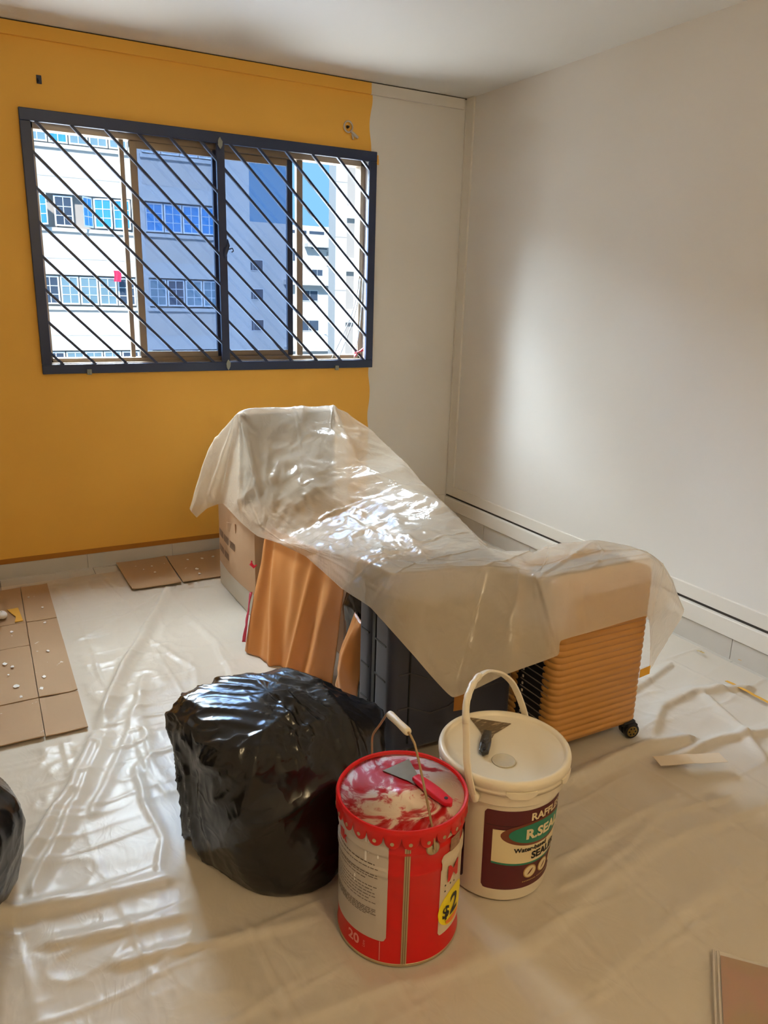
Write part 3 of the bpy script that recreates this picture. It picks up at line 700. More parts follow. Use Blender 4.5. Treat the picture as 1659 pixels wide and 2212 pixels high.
# foreground bag pulled over a box
z_ = lambda z, pts: (z, pts)
loft_bag('garbage_bag', [
    (0.004, [(-2.385, -2.34), (-2.345, -2.50), (-2.27, -2.64), (-2.17, -2.69), (-2.06, -2.68), (-1.95, -2.60), (-1.90, -2.45), (-1.93, -2.28), (-2.08, -2.20), (-2.27, -2.24)]),
    (0.05, [(-2.405, -2.34), (-2.36, -2.51), (-2.275, -2.66), (-2.17, -2.71), (-2.06, -2.70), (-1.94, -2.62), (-1.88, -2.45), (-1.92, -2.27), (-2.08, -2.19), (-2.29, -2.23)]),
    (0.16, [(-2.405, -2.36), (-2.37, -2.53), (-2.29, -2.66), (-2.18, -2.70), (-2.06, -2.69), (-1.93, -2.61), (-1.86, -2.46), (-1.90, -2.28), (-2.08, -2.20), (-2.29, -2.24)]),
    (0.28, [(-2.40, -2.36), (-2.375, -2.53), (-2.30, -2.65), (-2.18, -2.68), (-2.05, -2.65), (-1.91, -2.58), (-1.82, -2.46), (-1.86, -2.30), (-2.07, -2.22), (-2.29, -2.25)]),
    (0.36, [(-2.405, -2.35, 0.38), (-2.385, -2.51, 0.385), (-2.31, -2.62, 0.38), (-2.19, -2.64, 0.37), (-2.06, -2.60, 0.35), (-1.93, -2.55, 0.33), (-1.85, -2.46, 0.30), (-1.88, -2.33, 0.32), (-2.06, -2.26, 0.37), (-2.28, -2.28, 0.385)]),
    (0.41, [(-2.35, -2.36, 0.425), (-2.345, -2.48, 0.425), (-2.29, -2.56, 0.425), (-2.19, -2.57, 0.415), (-2.09, -2.54, 0.40), (-2.00, -2.50, 0.385), (-1.95, -2.44, 0.37), (-1.96, -2.36, 0.38), (-2.07, -2.30, 0.41), (-2.25, -2.31, 0.425)]),
    (0.42, [(-2.22, -2.42, 0.438), (-2.22, -2.45, 0.438), (-2.20, -2.47, 0.438), (-2.17, -2.47, 0.436), (-2.14, -2.46, 0.434), (-2.11, -2.45, 0.432), (-2.10, -2.43, 0.43), (-2.11, -2.40, 0.43), (-2.14, -2.38, 0.434), (-2.19, -2.39, 0.436)])],
    0.016, 3.3, 'black garbage bag draped over a box, in front of the dark suitcase')
# bag at the left border of the photograph
def ringc(cx, cy, r, z, n=8, e=1.0): return (z, [(cx+r*math.cos(-2*PI*k/n), cy+r*e*math.sin(-2*PI*k/n)) for k in range(n)])
loft_bag('garbage_bag', [ringc(-2.985, -2.34, 0.165, 0.004), ringc(-2.985, -2.34, 0.19, 0.05), ringc(-2.985, -2.36, 0.205, 0.16), ringc(-2.985, -2.36, 0.195, 0.26), ringc(-2.985, -2.36, 0.13, 0.34), ringc(-2.985, -2.36, 0.03, 0.37)], 0.012, 8.1, 'black bag cut off by the left edge of the photo')
# bag stuffed behind the curtain
loft_bag('garbage_bag', [ringc(-1.535, -1.92, 0.10, 0.006), ringc(-1.535, -1.92, 0.13, 0.05), ringc(-1.535, -1.92, 0.14, 0.2), ringc(-1.535, -1.92, 0.135, 0.36), ringc(-1.535, -1.92, 0.11, 0.47), ringc(-1.535, -1.92, 0.02, 0.50)], 0.010, 5.5, 'dark crumpled bag wedged between the curtain and the dark suitcase')
# soft white-wrapped bundle under the sheet, holding up its middle
bx_ = thing('storage_box', 'box hidden under the middle of the clear sheet', 'box', (-1.33, -1.5, 0.0))
MB().box(-1.52, -1.15, -1.66, -1.24, 0.006, 0.46).build('body', M['carton'], bx_, bevel=0.006)
MB().box(-1.36, -1.32, -1.662, -1.238, 0.4605, 0.462).build('tape', M['carton_tape'], bx_)

# --- brown satin curtain hanging out of the pile
def satin():
    m, t, o = nt('brown_satin')
    p = N(t, 'ShaderNodeBsdfPrincipled', Roughness=0.36); p.inputs['Base Color'].default_value = srgb(206, 136, 74); p.inputs['Specular IOR Level'].default_value = 0.5
    p.inputs['Sheen Weight'].default_value = 0.3; p.inputs['Sheen Tint'].default_value = srgb(255, 200, 140)
    tc = N(t, 'ShaderNodeTexCoord'); mp = N(t, 'ShaderNodeMapping'); mp.inputs['Scale'].default_value = (6, 6, 160); L(t, tc.outputs['Object'], mp.inputs['Vector'])
    n1 = N(t, 'ShaderNodeTexNoise', Scale=3.0, Detail=3.0); L(t, mp.outputs['Vector'], n1.inputs['Vector'])
    bp = N(t, 'ShaderNodeBump', Strength=0.15, Distance=0.002); L(t, n1.outputs['Fac'], bp.inputs['Height']); L(t, bp.outputs['Normal'], p.inputs['Normal'])
    L(t, p.outputs[0], o.inputs['Surface']); return m
M['satin'] = satin()
def lerp(a, b, t): return tuple(a[k]*(1-t)+b[k]*t for k in range(len(a)))
def cloth(name, topc, botc, nu, nv, folds, parent, m_, seed):
    """cloth hung from polyline topc to polyline botc; folds = [(u, width, depth at top, depth at bottom)]"""
    def ev(P, u):
        s = u*(len(P)-1); i = min(int(s), len(P)-2); return lerp(P[i], P[i+1], s-i)
    rows = []
    for j in range(nv+1):
        v = j/nv; row = []
        for i in range(nu+1):
            u = i/nu; a, b = ev(topc, u), ev(botc, u); p = Vector(lerp(a, b, v))
            du = Vector(lerp(ev(topc, min(u+.02, 1)), ev(botc, min(u+.02, 1)), v))-Vector(lerp(ev(topc, max(u-.02, 0)), ev(botc, max(u-.02, 0)), v))
            nrm = du.cross(Vector((0, 0, 1))).normalized()
            h = 0
            for fu, w, d0, d1, sl in folds: h += (d0*(1-v)+d1*v)*math.exp(-((u-fu-sl*(v-0.5))/w)**2)
            h += 0.006*fbm(u*3, v*2, seed)
            p = p - nrm*h*(-1); row.append(tuple(p))
        rows.append(row)
    return MB().grid(rows).build(name, m_, parent, smooth=True, solid=0.002)
cu = thing('curtain', 'shiny orange-brown satin curtain hanging in folds from under the plastic', 'curtain', (-1.78, -1.45, 0.0))
cloth('fabric', [(-1.690, -1.15, 0.49), (-1.670, -1.27, 0.49), (-1.645, -1.47, 0.50), (-1.635, -1.67, 0.51), (-1.650, -1.86, 0.52)],
      [(-1.868, -1.345, 0.012), (-1.835, -1.45, 0.008), (-1.79, -1.55, 0.008), (-1.735, -1.66, 0.008), (-1.668, -1.78, 0.008)], 70, 50,
      [(0.05, 0.05, 0.016, 0.008, 0.0), (0.26, 0.04, 0.002, 0.018, 0.26), (0.50, 0.05, 0.014, 0.002, 0.03), (0.62, 0.032, 0.006, 0.022, -0.04), (0.86, 0.07, 0.010, 0.040, -0.04), (0.15, 0.06, -0.008, -0.010, 0.1), (0.72, 0.05, -0.006, -0.018, -0.04), (0.40, 0.07, -0.006, -0.014, 0.15)], cu, M['satin'], 2.0)
M['crimson'] = mat('crimson_lining', srgb(196, 60, 84), 0.6)
cloth('lining', [(-1.800, -1.245, 0.23), (-1.81, -1.26, 0.23)], [(-1.872, -1.325, 0.05), (-1.868, -1.345, 0.05)], 6, 24, [(0.5, 0.2, 0.004, 0.008, 0)], cu, M['crimson'], 4.0)
p = at(546, 1217, 1, -1.16)
MB().tube([p+Vector((-0.004, 0, 0.012)), p+Vector((-0.010, -0.004, 0)), p+Vector((0.002, -0.01, -0.014)), p+Vector((0.012, -0.015, -0.004))], [0.004, 0.008, 0.007, 0.003], 8).build('red_tab', mat('red_tab', srgb(230, 30, 60), 0.5), cu, smooth=True)
# drooping bulge of the same cloth beside it
bl = thing('cloth_bundle', 'drooping fold of brown cloth between the curtain and the dark suitcase', 'cloth', (-1.62, -2.02, 0.0))
rows = []
for j in range(25):
    v = j/24; row = []
    for i in range(25):
        u = i/24; w = math.sin(PI*u)
        zb = 0.055+0.07*abs(u-0.45)*1.6; zt = 0.40
        z = zt*(1-v)+zb*v; x = -1.72-0.055*w*math.sin(PI*min(1, v*0.92+0.08))+0.010*fbm(u*3, v*2, 1.5); y = -1.925-0.16*u-0.05*(1-v)*(1-u)
        row.append((x+0.05*(1-v), y, z))
    rows.append(row)
MB().grid(rows).build('fabric', M['satin'], bl, smooth=True, solid=0.003)

# --- dark suitcase
M['navy_shell'] = mat('navy_suitcase_shell', srgb(62, 64, 78), 0.42, vary=0.08, bump=0.1, bscale=150)
M['black_trim'] = mat('black_trim', srgb(20, 20, 23), 0.5)
M['chev'] = mat('chevron_rib', srgb(74, 72, 80), 0.35)
def rrect(x0, x1, y0, y1, r, n=6):
    out = []
    for cx, cy, a0 in ((x1-r, y1-r, 0), (x0+r, y1-r, 90), (x0+r, y0+r, 180), (x1-r, y0+r, 270)):
        out += [(cx+r*math.cos(math.radians(a0+90*k/n)), cy+r*math.sin(math.radians(a0+90*k/n))) for k in range(n+1)]
    return out
def shell_rings(mb, x0, x1, y0, y1, z0, z1, r, dz, prof, cap=0.02):
    """vertical rounded-box shell; prof(z) = outward offset (ribs)"""
    n = int(round((z1-z0)/dz)); rings = []
    for k in range(n+1):
        z = z0+(z1-z0)*k/n; e = min(z-z0, z1-z)
        ins = cap*(1-math.sqrt(max(0, 1-(1-min(e/cap, 1))**2))); o_ = prof(z)-ins
        rings.append([(x, y, z) for x, y in rrect(x0-o_, x1+o_, y0-o_, y1+o_, max(r+o_, 0.004))])
    m = len(rings[0]); b = len(mb.v)
    for rg in rings: mb.v += rg
    mb.f += [(b+i*m+k, b+i*m+(k+1) % m, b+(i+1)*m+(k+1) % m, b+(i+1)*m+k) for i in range(len(rings)-1) for k in range(m)]
    mb.f += [tuple(b+k for k in range(m))[::-1], tuple(b+(len(rings)-1)*m+k for k in range(m))]
    return mb
ds = thing('suitcase', 'dark navy hard suitcase with chevron ribs under the plastic sheet', 'suitcase', (-1.5, -2.24, 0.0))
DX0, DX1, DY0, DY1, DZ0, DZ1 = -1.735, -1.250, -2.350, -2.125, 0.05, 0.640
YM = -2.225
mb = shell_rings(MB(), DX0, DX1, DY0, YM-0.010, DZ0, DZ1, 0.028, 0.02, lambda z: 0.0); mb.build('front_shell', M['navy_shell'], ds, auto=0.5)
mb = shell_rings(MB(), DX0, DX1, YM+0.010, DY1, DZ0, DZ1, 0.028, 0.02, lambda z: 0.0); mb.build('rear_shell', M['navy_shell'], ds, auto=0.5)
mb = shell_rings(MB(), DX0+0.006, DX1-0.006, YM-0.012, YM+0.012, DZ0+0.006, DZ1-0.006, 0.004, 0.03, lambda z: 0.0); mb.build('zip_band', M['black_trim'], ds)
for z in (0.19, 0.31, 0.43, 0.55):
    for (ya, yb) in ((DY0+0.03, YM-0.02), (YM+0.02, DY1-0.03)):
        MB().box(DX0-0.002, DX0+0.002, ya, yb, z-0.0025, z+0.0025).build('side_groove', M['black_trim'], ds)
    xc = -1.60
    for sx, xa in ((-1, DX0+0.03), (1, DX1-0.03)):
        xs_ = (xc, xc+0.10*sx) if sx > 0 else (xc-0.10, xc)
    pts = [(-1.705, z+0.030), (-1.665, z+0.030), (-1.585, z-0.010), (-1.515, z-0.004), (-1.435, z+0.036), (-1.28, z+0.036)]
    for a, b in zip(pts[:-1], pts[1:]): MB().bar((a[0], DY0-0.0015, a[1]), (b[0], DY0-0.0015, b[1]), 0.004, 0.005, up=(0, 1, 0)).build('chevron_rib', M['chev'], ds)
for x in (-1.665, -1.435): MB().box(x-0.0025, x+0.0025, DY0-0.003, DY0+0.002, 0.09, 0.62).build('vertical_rib', M['black_trim'], ds)
for y in (-2.165, -2.275):
    MB().box(DX0-0.012, DX0+0.004, y-0.020, y+0.012, 0.53, 0.60).build('side_latch', M['black_trim'], ds, bevel=0.004)
for (x, y) in ((DX0+0.05, DY0+0.04), (DX1-0.05, DY0+0.04), (DX0+0.05, DY1-0.04), (DX1-0.05, DY1-0.04)):
    MB().tube([(x-0.012, y, 0.030), (x+0.012, y, 0.030)], 0.026, 16).box(x-0.016, x+0.016, y-0.018, y+0.018, 0.03, 0.056).build('wheel', M['black_trim'], ds)
MB().box(-1.57, -1.44, -2.225-0.014, -2.225+0.014, 0.638, 0.652).build('top_handle', M['black_trim'], ds, bevel=0.006)

# --- tan suitcase with horizontal ribs
M['tan_shell'] = mat('tan_suitcase_shell', srgb(196, 140, 72), 0.45, metal=0.0, vary=0.05)
M['zip_dark'] = mat('black_side', srgb(24, 22, 26), 0.4)
M['rib_line'] = mat('side_rib_line', srgb(130, 120, 112), 0.4)
M['wheel_hub'] = mat('wheel_hub', srgb(150, 122, 62), 0.35, metal=0.5)
ts = thing('suitcase', 'tan hard suitcase with close horizontal ribs at the right of the pile', 'suitcase', (-1.04, -2.42, 0.0))
TX0, TX1, TY0, TY1, TZ0, TZ1 = -1.245, -0.845, -2.548, -2.30, 0.055, 0.636
def ribs(z, pitch=0.0225): 
    t = (z/pitch) % 1.0; return 0.0065*(math.sin(PI*t)**0.45)-0.006
mb = shell_rings(MB(), TX0, TX1, TY0, TY0+0.085, TZ0, TZ1, 0.034, 0.0225/8, ribs, cap=0.025); mb.build('front_shell', M['tan_shell'], ts, auto=0.9)
mb = shell_rings(MB(), TX0+0.003, TX1-0.003, TY0+0.05, TY1-0.05, TZ0+0.004, TZ1-0.004, 0.006, 0.02, lambda z: 0); mb.build('side_band', M['zip_dark'], ts)
mb = shell_rings(MB(), TX0, TX1, TY1-0.085, TY1, TZ0, TZ1, 0.034, 0.0225/8, ribs, cap=0.025); mb.build('rear_shell', M['tan_shell'], ts, auto=0.9)
for k in range(3, 23):
    z = 0.0265*k+0.004
    if z < TZ1-0.03: MB().box(TX0+0.0005, TX0+0.004, TY0+0.030, TY1-0.080, z-0.0015, z+0.0015).build('side_rib', M['rib_line'], ts)
for k in range(4, 20):
    z = 0.0265*k+0.016; MB().box(TX0, TX0+0.004, TY1-0.094, TY1-0.088, z-0.004, z+0.004).build('rivet', M['clear_white'], ts)
def caster(cx, cy, ang):
    c, s = math.cos(ang), math.sin(ang); ax = Vector((c, s, 0)); R = 0.027
    for k, off in enumerate((-0.013, 0.013)):
        o_ = Vector((cx, cy, R+0.006))+ax*off
        w = MB().tube([o_-ax*0.008, o_+ax*0.008], R, 24).build('wheel', M['black_trim'], ts)
        if k == 0:
            h = MB().tube([o_-ax*0.0086, o_-ax*0.010], R*0.72, 20).build('hub', M['wheel_hub'], w)
            mb = MB(); t1 = Vector((-s, c, 0)); 
            for q in range(6):
                a = 2*PI*q/6; cc = o_-ax*0.0104+(t1*math.cos(a)+Vector((0, 0, 1))*math.sin(a))*R*0.45
                mb.tube([cc+ax*0.001, cc-ax*0.0006], R*0.13, 8)
            mb.build('hub_holes', M['black_trim'], w)
    MB().obox((cx, cy, 0.052), ax*0.022, Vector((-s, c, 0))*0.020, (0, 0, 0.008)).build('caster_mount', M['black_trim'], ts, bevel=0.003)
caster(-0.868, -2.535, 1.35); caster(-1.215, -2.52, 1.2); caster(-0.88, -2.335, 0.4); caster(-1.215, -2.335, 0.9)
MB().box(TX1-0.06, TX1-0.002, TY0+0.002, TY0+0.05, 0.048, 0.066).build('corner_guard', M['black_trim'], ts, bevel=0.006)
MB().box(TX0+0.002, TX0+0.05, TY0+0.002, TY0+0.05, 0.048, 0.062).build('corner_guard', M['black_trim'], ts, bevel=0.006)
MB().box(-1.11, -0.98, -2.44, -2.41, 0.64, 0.655).build('top_handle', M['black_trim'], ts, bevel=0.006)

# ================================================================ DRAPED CLEAR SHEET
M['drape_film'] = film_mat('drape_polythene', srgb(238, 223, 199), 0.36, 0.17, 0.25, 0.7, 14.0, spec=0.55, bdist=0.006)
def drape():
    A = lambda px, py, y: tuple(at(px, py, 1, y)); AX = lambda px, py, x: tuple(at(px, py, 0, x)); AZ = lambda px, py, z: tuple(at(px, py, 2, z))
    # stations along the pile; each: hem, front fold, mid top, back ridge, far hem
    S = [
     [A(425, 1118, -.57), A(412, 1096, -.50), (-1.45, -0.42, 0.42), (-1.12, -0.44, 0.46), (-0.98, -0.50, 0.36)],
     [A(448, 1098, -.60), A(452, 968, -.62), (-1.45, -0.60, 0.80), (-1.16, -0.60, 0.84), (-1.06, -0.62, 0.76)],
     [A(481, 1088, -.70), A(520, 890, -.80), A(620, 881, -.80), A(717, 877, -.80), A(724, 881, -.81)],
     [A(520, 1128, -.98), A(545, 985, -.97), A(640, 960, -1.02), A(712, 925, -.98), A(792, 922, -.92)],
     [A(556, 1158, -1.13), A(573, 1108, -1.15), A(650, 1050, -1.25), A(775, 1000, -1.24), A(852, 978, -1.12)],
     [A(598, 1172, -1.30), A(625, 1166, -1.36), A(735, 1105, -1.45), A(860, 1050, -1.50), A(906, 1036, -1.40)],
     [A(660, 1202, -1.55), AX(705, 1191, -1.700), A(810, 1150, -1.74), A(955, 1092, -1.78), A(975, 1104, -1.70)],
     [AX(735, 1268, -1.765), AX(790, 1213, -1.755), AZ(880, 1185, 0.655), AZ(1015, 1150, 0.650), A(1050, 1180, -1.98)],
     [AX(770, 1292, -1.775), AX(822, 1226, -1.760), AZ(905, 1200, 0.672), AZ(1030, 1170, 0.665), A(1056, 1186, -2.04)],
     [AX(802, 1314, -1.775), AX(850, 1240, -1.750), AZ(930, 1213, 0.675), AZ(1040, 1183, 0.670), A(1062, 1190, -2.10)],
     [A(890, 1412, -2.44), A(940, 1236, -2.385), AZ(1000, 1216, 0.672), AZ(1085, 1190, 0.668), (-1.13, -2.08, 0.50)],
     [A(978, 1506, -2.52), A(1050, 1238, -2.405), AZ(1085, 1216, 0.672), AZ(1140, 1190, 0.668), (-1.08, -2.06, 0.46)],
     [A(1090, 1458, -2.58), A(1120, 1243, -2.47), AZ(1130, 1225, 0.667), AZ(1155, 1194, 0.667), (-1.05, -2.08, 0.48)],
     [A(1204, 1416, -2.60), A(1168, 1251, -2.545), AZ(1172, 1225, 0.664), AZ(1185, 1182, 0.668), (-1.00, -2.12, 0.50)],
     [A(1212, 1384, -2.60), A(1195, 1248, -2.562), AZ(1215, 1212, 0.674), AZ(1225, 1173, 0.680), (-0.96, -2.16, 0.50)],
     [A(1300, 1358, -2.60), A(1300, 1226, -2.572), AZ(1300, 1195, 0.676), AZ(1290, 1168, 0.676), (-0.88, -2.20, 0.50)],
     [A(1398, 1331, -2.585), A(1405, 1208, -2.572), AZ(1385, 1190, 0.672), AZ(1350, 1182, 0.666), (-0.80, -2.24, 0.46)],
     [A(1404, 1392, -2.57), A(1432, 1232, -2.52), A(1420, 1212, -2.44), A(1400, 1205, -2.34), (-0.74, -2.30, 0.40)],
     [A(1402, 1450, -2.55), A(1474, 1322, -2.48), A(1468, 1318, -2.42), A(1455, 1300, -2.36), (-0.66, -2.34, 0.30)],
    ]
    S = np.array(S); ns, nc = S.shape[:2]
    def cr(p0, p1, p2, p3, t, k=0.20):
        m1 = k*(p2-p0); m2 = k*(p3-p1); t2, t3 = t*t, t*t*t
        return (2*t3-3*t2+1)*p1+(t3-2*t2+t)*m1+(-2*t3+3*t2)*p2+(t3-t2)*m2
    SU, SV = 18, 30
    rows = []
    for i in range(ns-1):
        for s in range(SU+(i == ns-2)):
            t = s/SU; g = lambda j: S[min(max(i+j, 0), ns-1)]
            rows.append(cr(g(-1), g(0), g(1), g(2), t))
    rows = np.array(rows); G = []
    for r in rows:
        line = []
        for j in range(nc-1):
            for s in range(SV+(j == nc-2)):
                t = s/SV; g = lambda k: r[min(max(j+k, 0), nc-1)]
                line.append(cr(g(-1), g(0), g(1), g(2), t, 0.16))
        G.append(line)
    G = np.array(G); nu, nv = G.shape[:2]
    du = np.gradient(G, axis=0); dv = np.gradient(G, axis=1); n = np.cross(du, dv); n /= (np.linalg.norm(n, axis=2, keepdims=True)+1e-9)
    uu = np.arange(nu)[:, None]/SU*np.ones((1, nv)); vv = np.ones((nu, 1))*np.arange(nv)[None, :]/SV
    H = np.zeros((nu, nv))
    top = np.exp(-((vv-1.75)/0.80)**2)*np.exp(-((uu-5.8)/2.9)**4)        # crumpled, shiny middle
    px, py, pz = G[..., 0], G[..., 1], G[..., 2]
    wx = px+0.05*vnoise(px*7, py*7, 70); wy = py+0.05*vnoise(px*7, py*7, 71)
    # pleats running across the slope
    s = wy*0.9+wx*0.5
    H += top*(0.020*crease(wx*1.2-wy*0.5, wy*0.6+wx*0.3, 8.5, 72)**4+0.013*crease(wx*0.6-wy*0.6, wy*1.3+wx*0.5, 17, 73)**4+0.006*crease(wx, wy, 36, 74)**3)
    rest = 1-top
    H += rest*(0.008*crease(wx, wy+pz, 4, 75)**5+0.0035*crease(wx+pz, wy, 11, 76)**4)
    # straight tension folds from the two chair corners and from the notch between the cases
    def fan(c, dirs, amp, w):
        nonlocal H
        c = np.array(c)
        for d in dirs:
            d = np.array(d); l = np.linalg.norm(d); d = d/l; q = G-c; t = q@d; e = np.linalg.norm(q-t[..., None]*d, axis=2)
            H += amp*np.exp(-(e/(w*(0.5+t/l)))**2)*np.clip(t/0.03, 0, 1)*np.clip((l-t)/0.1, 0, 1)
    P1 = S[2, 1]; P2 = S[2, 3]; V = S[13, 1]
    fan(P1, [S[4, 1]-P1, S[5, 2]-P1, S[6, 2]-P1, S[3, 0]-P1, S[1, 0]-P1, S[0, 0]-P1, S[2, 0]-P1], 0.012, 0.013)
    fan(P2, [S[5, 4]-P2, S[6, 3]-P2, S[4, 3]-P2, S[5, 2]-P2], 0.008, 0.012)
    fan(V, [S[10, 1]-V, S[13, 0]-V, S[11, 0]-V, S[15, 3]-V, S[12, 0]-V], 0.008, 0.012)
    C8 = S[9, 1]; fan(C8, [S[9, 0]-C8, S[11, 0]-C8, S[10, 0]-C8], 0.008, 0.010)
    for k in range(9):                      # sharp packing folds that cross the film
        H += 0.0035*np.exp(-((uu-1.5-1.9*k+0.25*np.sin(vv*2+k))/0.035)**2)*(0.4+vnoise(vv*3, uu*0+k, 80+k))
    for c_ in (0.55, 1.35, 2.2, 3.1): H += 0.003*np.exp(-((vv-c_-0.05*np.sin(uu*1.3))/0.02)**2)*(0.3+vnoise(uu*1.5, vv*0+c_*9, 95))
    H *= np.clip(vv/0.25, 0.25, 1)
    sgn = np.sign((n[..., 2]).mean()) or 1
    V3 = G+n*H[..., None]*sgn
    mb = MB(); mb.v = [tuple(p) for p in V3.reshape(-1, 3)]
    mb.f = [(i*nv+j, i*nv+j+1, (i+1)*nv+j+1, (i+1)*nv+j) for i in range(nu-1) for j in range(nv-1)]
    return tag(mb.build('dust_sheet', M['drape_film'], smooth=True), 'glossy translucent plastic sheet draped over the pile of luggage', 'plastic sheet')
drape()
# tape holding the hem of the sheet
strip_pts = [at(1391, 1440, 1, -2.59), at(1394, 1462, 1, -2.59)]
p = at(1390, 1455, 1, -2.60)
mb = MB().grid([[(p.x-0.018+0.012*i, p.y-0.003*i, p.z-0.012+0.010*j+0.004*i) for i in range(4)] for j in range(4)])
tag(mb.build('tape_tab', M['masking'], solid=0.001), 'yellow tape tab stuck at the hanging corner by the tan suitcase', 'tape')
p = at(988, 1512, 1, -2.50)
tag(MB().grid([[(p.x-0.012+0.014*i, p.y-0.002*i, p.z-0.035+0.018*j) for i in range(4)] for j in range(4)]).build('tape_tab', mat('brown_tape', srgb(170, 112, 40), 0.6), solid=0.001), 'brown tape tab at the pointed tip of the draped sheet', 'tape')
# ================================================================ PAILS
def on_cyl(u, z, R, cx, cy, a0, eps):
    a = math.radians(a0)+u/R(z); r = R(z)+eps
    return (cx+r*math.cos(a), cy+r*math.sin(a), z)
def patch(mb, u0, u1, zl, zh, R, cx, cy, a0, eps, n=28, m=10):
    """curved print: columns between u0..u1 (metres of arc), zl(u)..zh(u)"""
    rows = []
    for i in range(n+1):
        u = u0+(u1-u0)*i/n; lo, hi = zl(u), zh(u)
        rows.append([on_cyl(u, lo+(hi-lo)*j/m, R, cx, cy, a0, eps) for j in range(m+1)])
    mb.grid(rows); return mb
def rr_fn(u0, u1, z0, z1, r):
    def c(u):
        e = min(u-u0, u1-u)
        return r-math.sqrt(max(0, r*r-(r-e)**2)) if e < r else 0.0
    return (lambda u: z0+c(u)), (lambda u: z1-c(u))
def ell_fn(uc, zc, a, b):
    f = lambda u: b*math.sqrt(max(0.0, 1-((u-uc)/a)**2))
    return (lambda u: zc-f(u)), (lambda u: zc+f(u))
def curved_text(name, body, size, u, z, R, cx, cy, a0, eps, m_, parent, bold=0.0, align='LEFT', xs=1.0, shear=0.0, tilt=0.0):
    cv = bpy.data.curves.new('t', 'FONT'); cv.body = body; cv.size = size; cv.offset = bold; cv.align_x = align; cv.shear = shear; cv.resolution_u = 3
    ob = bpy.data.objects.new('t', cv); COL.objects.link(ob)
    dg = bpy.context.evaluated_depsgraph_get(); me = bpy.data.meshes.new_from_object(ob.evaluated_get(dg))
    bpy.data.objects.remove(ob); bpy.data.curves.remove(cv)
    bm = bmesh.new(); bm.from_mesh(me); bpy.data.meshes.remove(me)
    bmesh.ops.triangulate(bm, faces=bm.faces)
    for _ in range(3):
        es = [e for e in bm.edges if e.calc_length() > 0.007]
        if not es: break
        bmesh.ops.subdivide_edges(bm, edges=es, cuts=1)
        bmesh.ops.triangulate(bm, faces=bm.faces)
    mb = MB(); c, s = math.cos(tilt), math.sin(tilt)
    bm.verts.ensure_lookup_table()
    mb.v = [on_cyl(u+(v.co.x*c-v.co.y*s)*xs, z+v.co.x*s+v.co.y*c, R, cx, cy, a0, eps) for v in bm.verts]
    mb.f = [tuple(v.index for v in f.verts) for f in bm.faces]; bm.free()
    return mb.build(name, m_, parent)

# ---------------------------------------------------------------- red paint drum
M['red'] = mat('red_enamel', srgb(208, 8, 8), 0.32, vary=0.06, vscale=10)
M['tin'] = mat('bare_tin', srgb(196, 178, 140), 0.3, metal=0.7)
M['label_grey'] = mat('drum_label', srgb(196, 184, 172), 0.45, vary=0.03)
M['label_cream'] = mat('drum_front_label', srgb(214, 196, 168), 0.45)
M['ink'] = mat('grey_ink', srgb(112, 98, 88), 0.6)
M['ink_black'] = mat('black_ink', srgb(24, 22, 20), 0.5)
M['sticker'] = mat('yellow_sticker', srgb(246, 222, 10), 0.4)
M['pale_red'] = mat('pale_red_print', srgb(236, 150, 140), 0.5)
def lid_mat():
    m, t, o = nt('smeared_lid')
    p = N(t, 'ShaderNodeBsdfPrincipled', Roughness=0.3)
    tc = N(t, 'ShaderNodeTexCoord'); n0 = N(t, 'ShaderNodeTexNoise', Scale=9.0, Detail=4.0); L(t, tc.outputs['Object'], n0.inputs['Vector'])
    sp = N(t, 'ShaderNodeVectorRotate'); sp.rotation_type = 'Z_AXIS'
    ln = N(t, 'ShaderNodeVectorMath', operation='LENGTH'); L(t, tc.outputs['Object'], ln.inputs[0])
    sa = N(t, 'ShaderNodeMath', operation='MULTIPLY'); sa.inputs[1].default_value = 16.0; L(t, ln.outputs['Value'], sa.inputs[0])
    L(t, tc.outputs['Object'], sp.inputs['Vector']); L(t, sa.outputs[0], sp.inputs['Angle'])
    n2 = N(t, 'ShaderNodeTexNoise', Scale=17.0, Detail=8.0, Roughness=0.62, Distortion=0.9); L(t, sp.outputs['Vector'], n2.inputs['Vector'])
    n3 = N(t, 'ShaderNodeTexNoise', Scale=7.0, Detail=3.0); L(t, tc.outputs['Object'], n3.inputs['Vector'])
    h1 = N(t, 'ShaderNodeMath', operation='MULTIPLY'); h1.inputs[1].default_value = 0.65; L(t, n2.outputs['Fac'], h1.inputs[0])
    h2 = N(t, 'ShaderNodeMath', operation='MULTIPLY'); h2.inputs[1].default_value = 0.35; L(t, n3.outputs['Fac'], h2.inputs[0])
    mu = N(t, 'ShaderNodeMath', operation='ADD'); L(t, h1.outputs[0], mu.inputs[0]); L(t, h2.outputs[0], mu.inputs[1])
    cr = N(t, 'ShaderNodeValToRGB'); e = cr.color_ramp.elements; e[0].position = 0.415; e[0].color = srgb(196, 22, 26); e[1].position = 0.52; e[1].color = srgb(240, 222, 206)
    k = e.new(0.47); k.color = srgb(206, 90, 92)
    L(t, mu.outputs[0], cr.inputs['Fac']); L(t, cr.outputs['Color'], p.inputs['Base Color'])
    bp = N(t, 'ShaderNodeBump', Strength=0.5, Distance=0.004); L(t, mu.outputs[0], bp.inputs['Height']); L(t, bp.outputs['Normal'], p.inputs['Normal'])
    L(t, p.outputs[0], o.inputs['Surface']); return m
RC = (-1.996, -2.88); RZ = 0.006
rd = thing('paint_drum', 'red metal paint drum with a paint-smeared lid and wire handle', 'paint drum', (RC[0], RC[1], RZ))
Rr = lambda z: 0.1465 if 0.25 < z < 0.256 else 0.1450
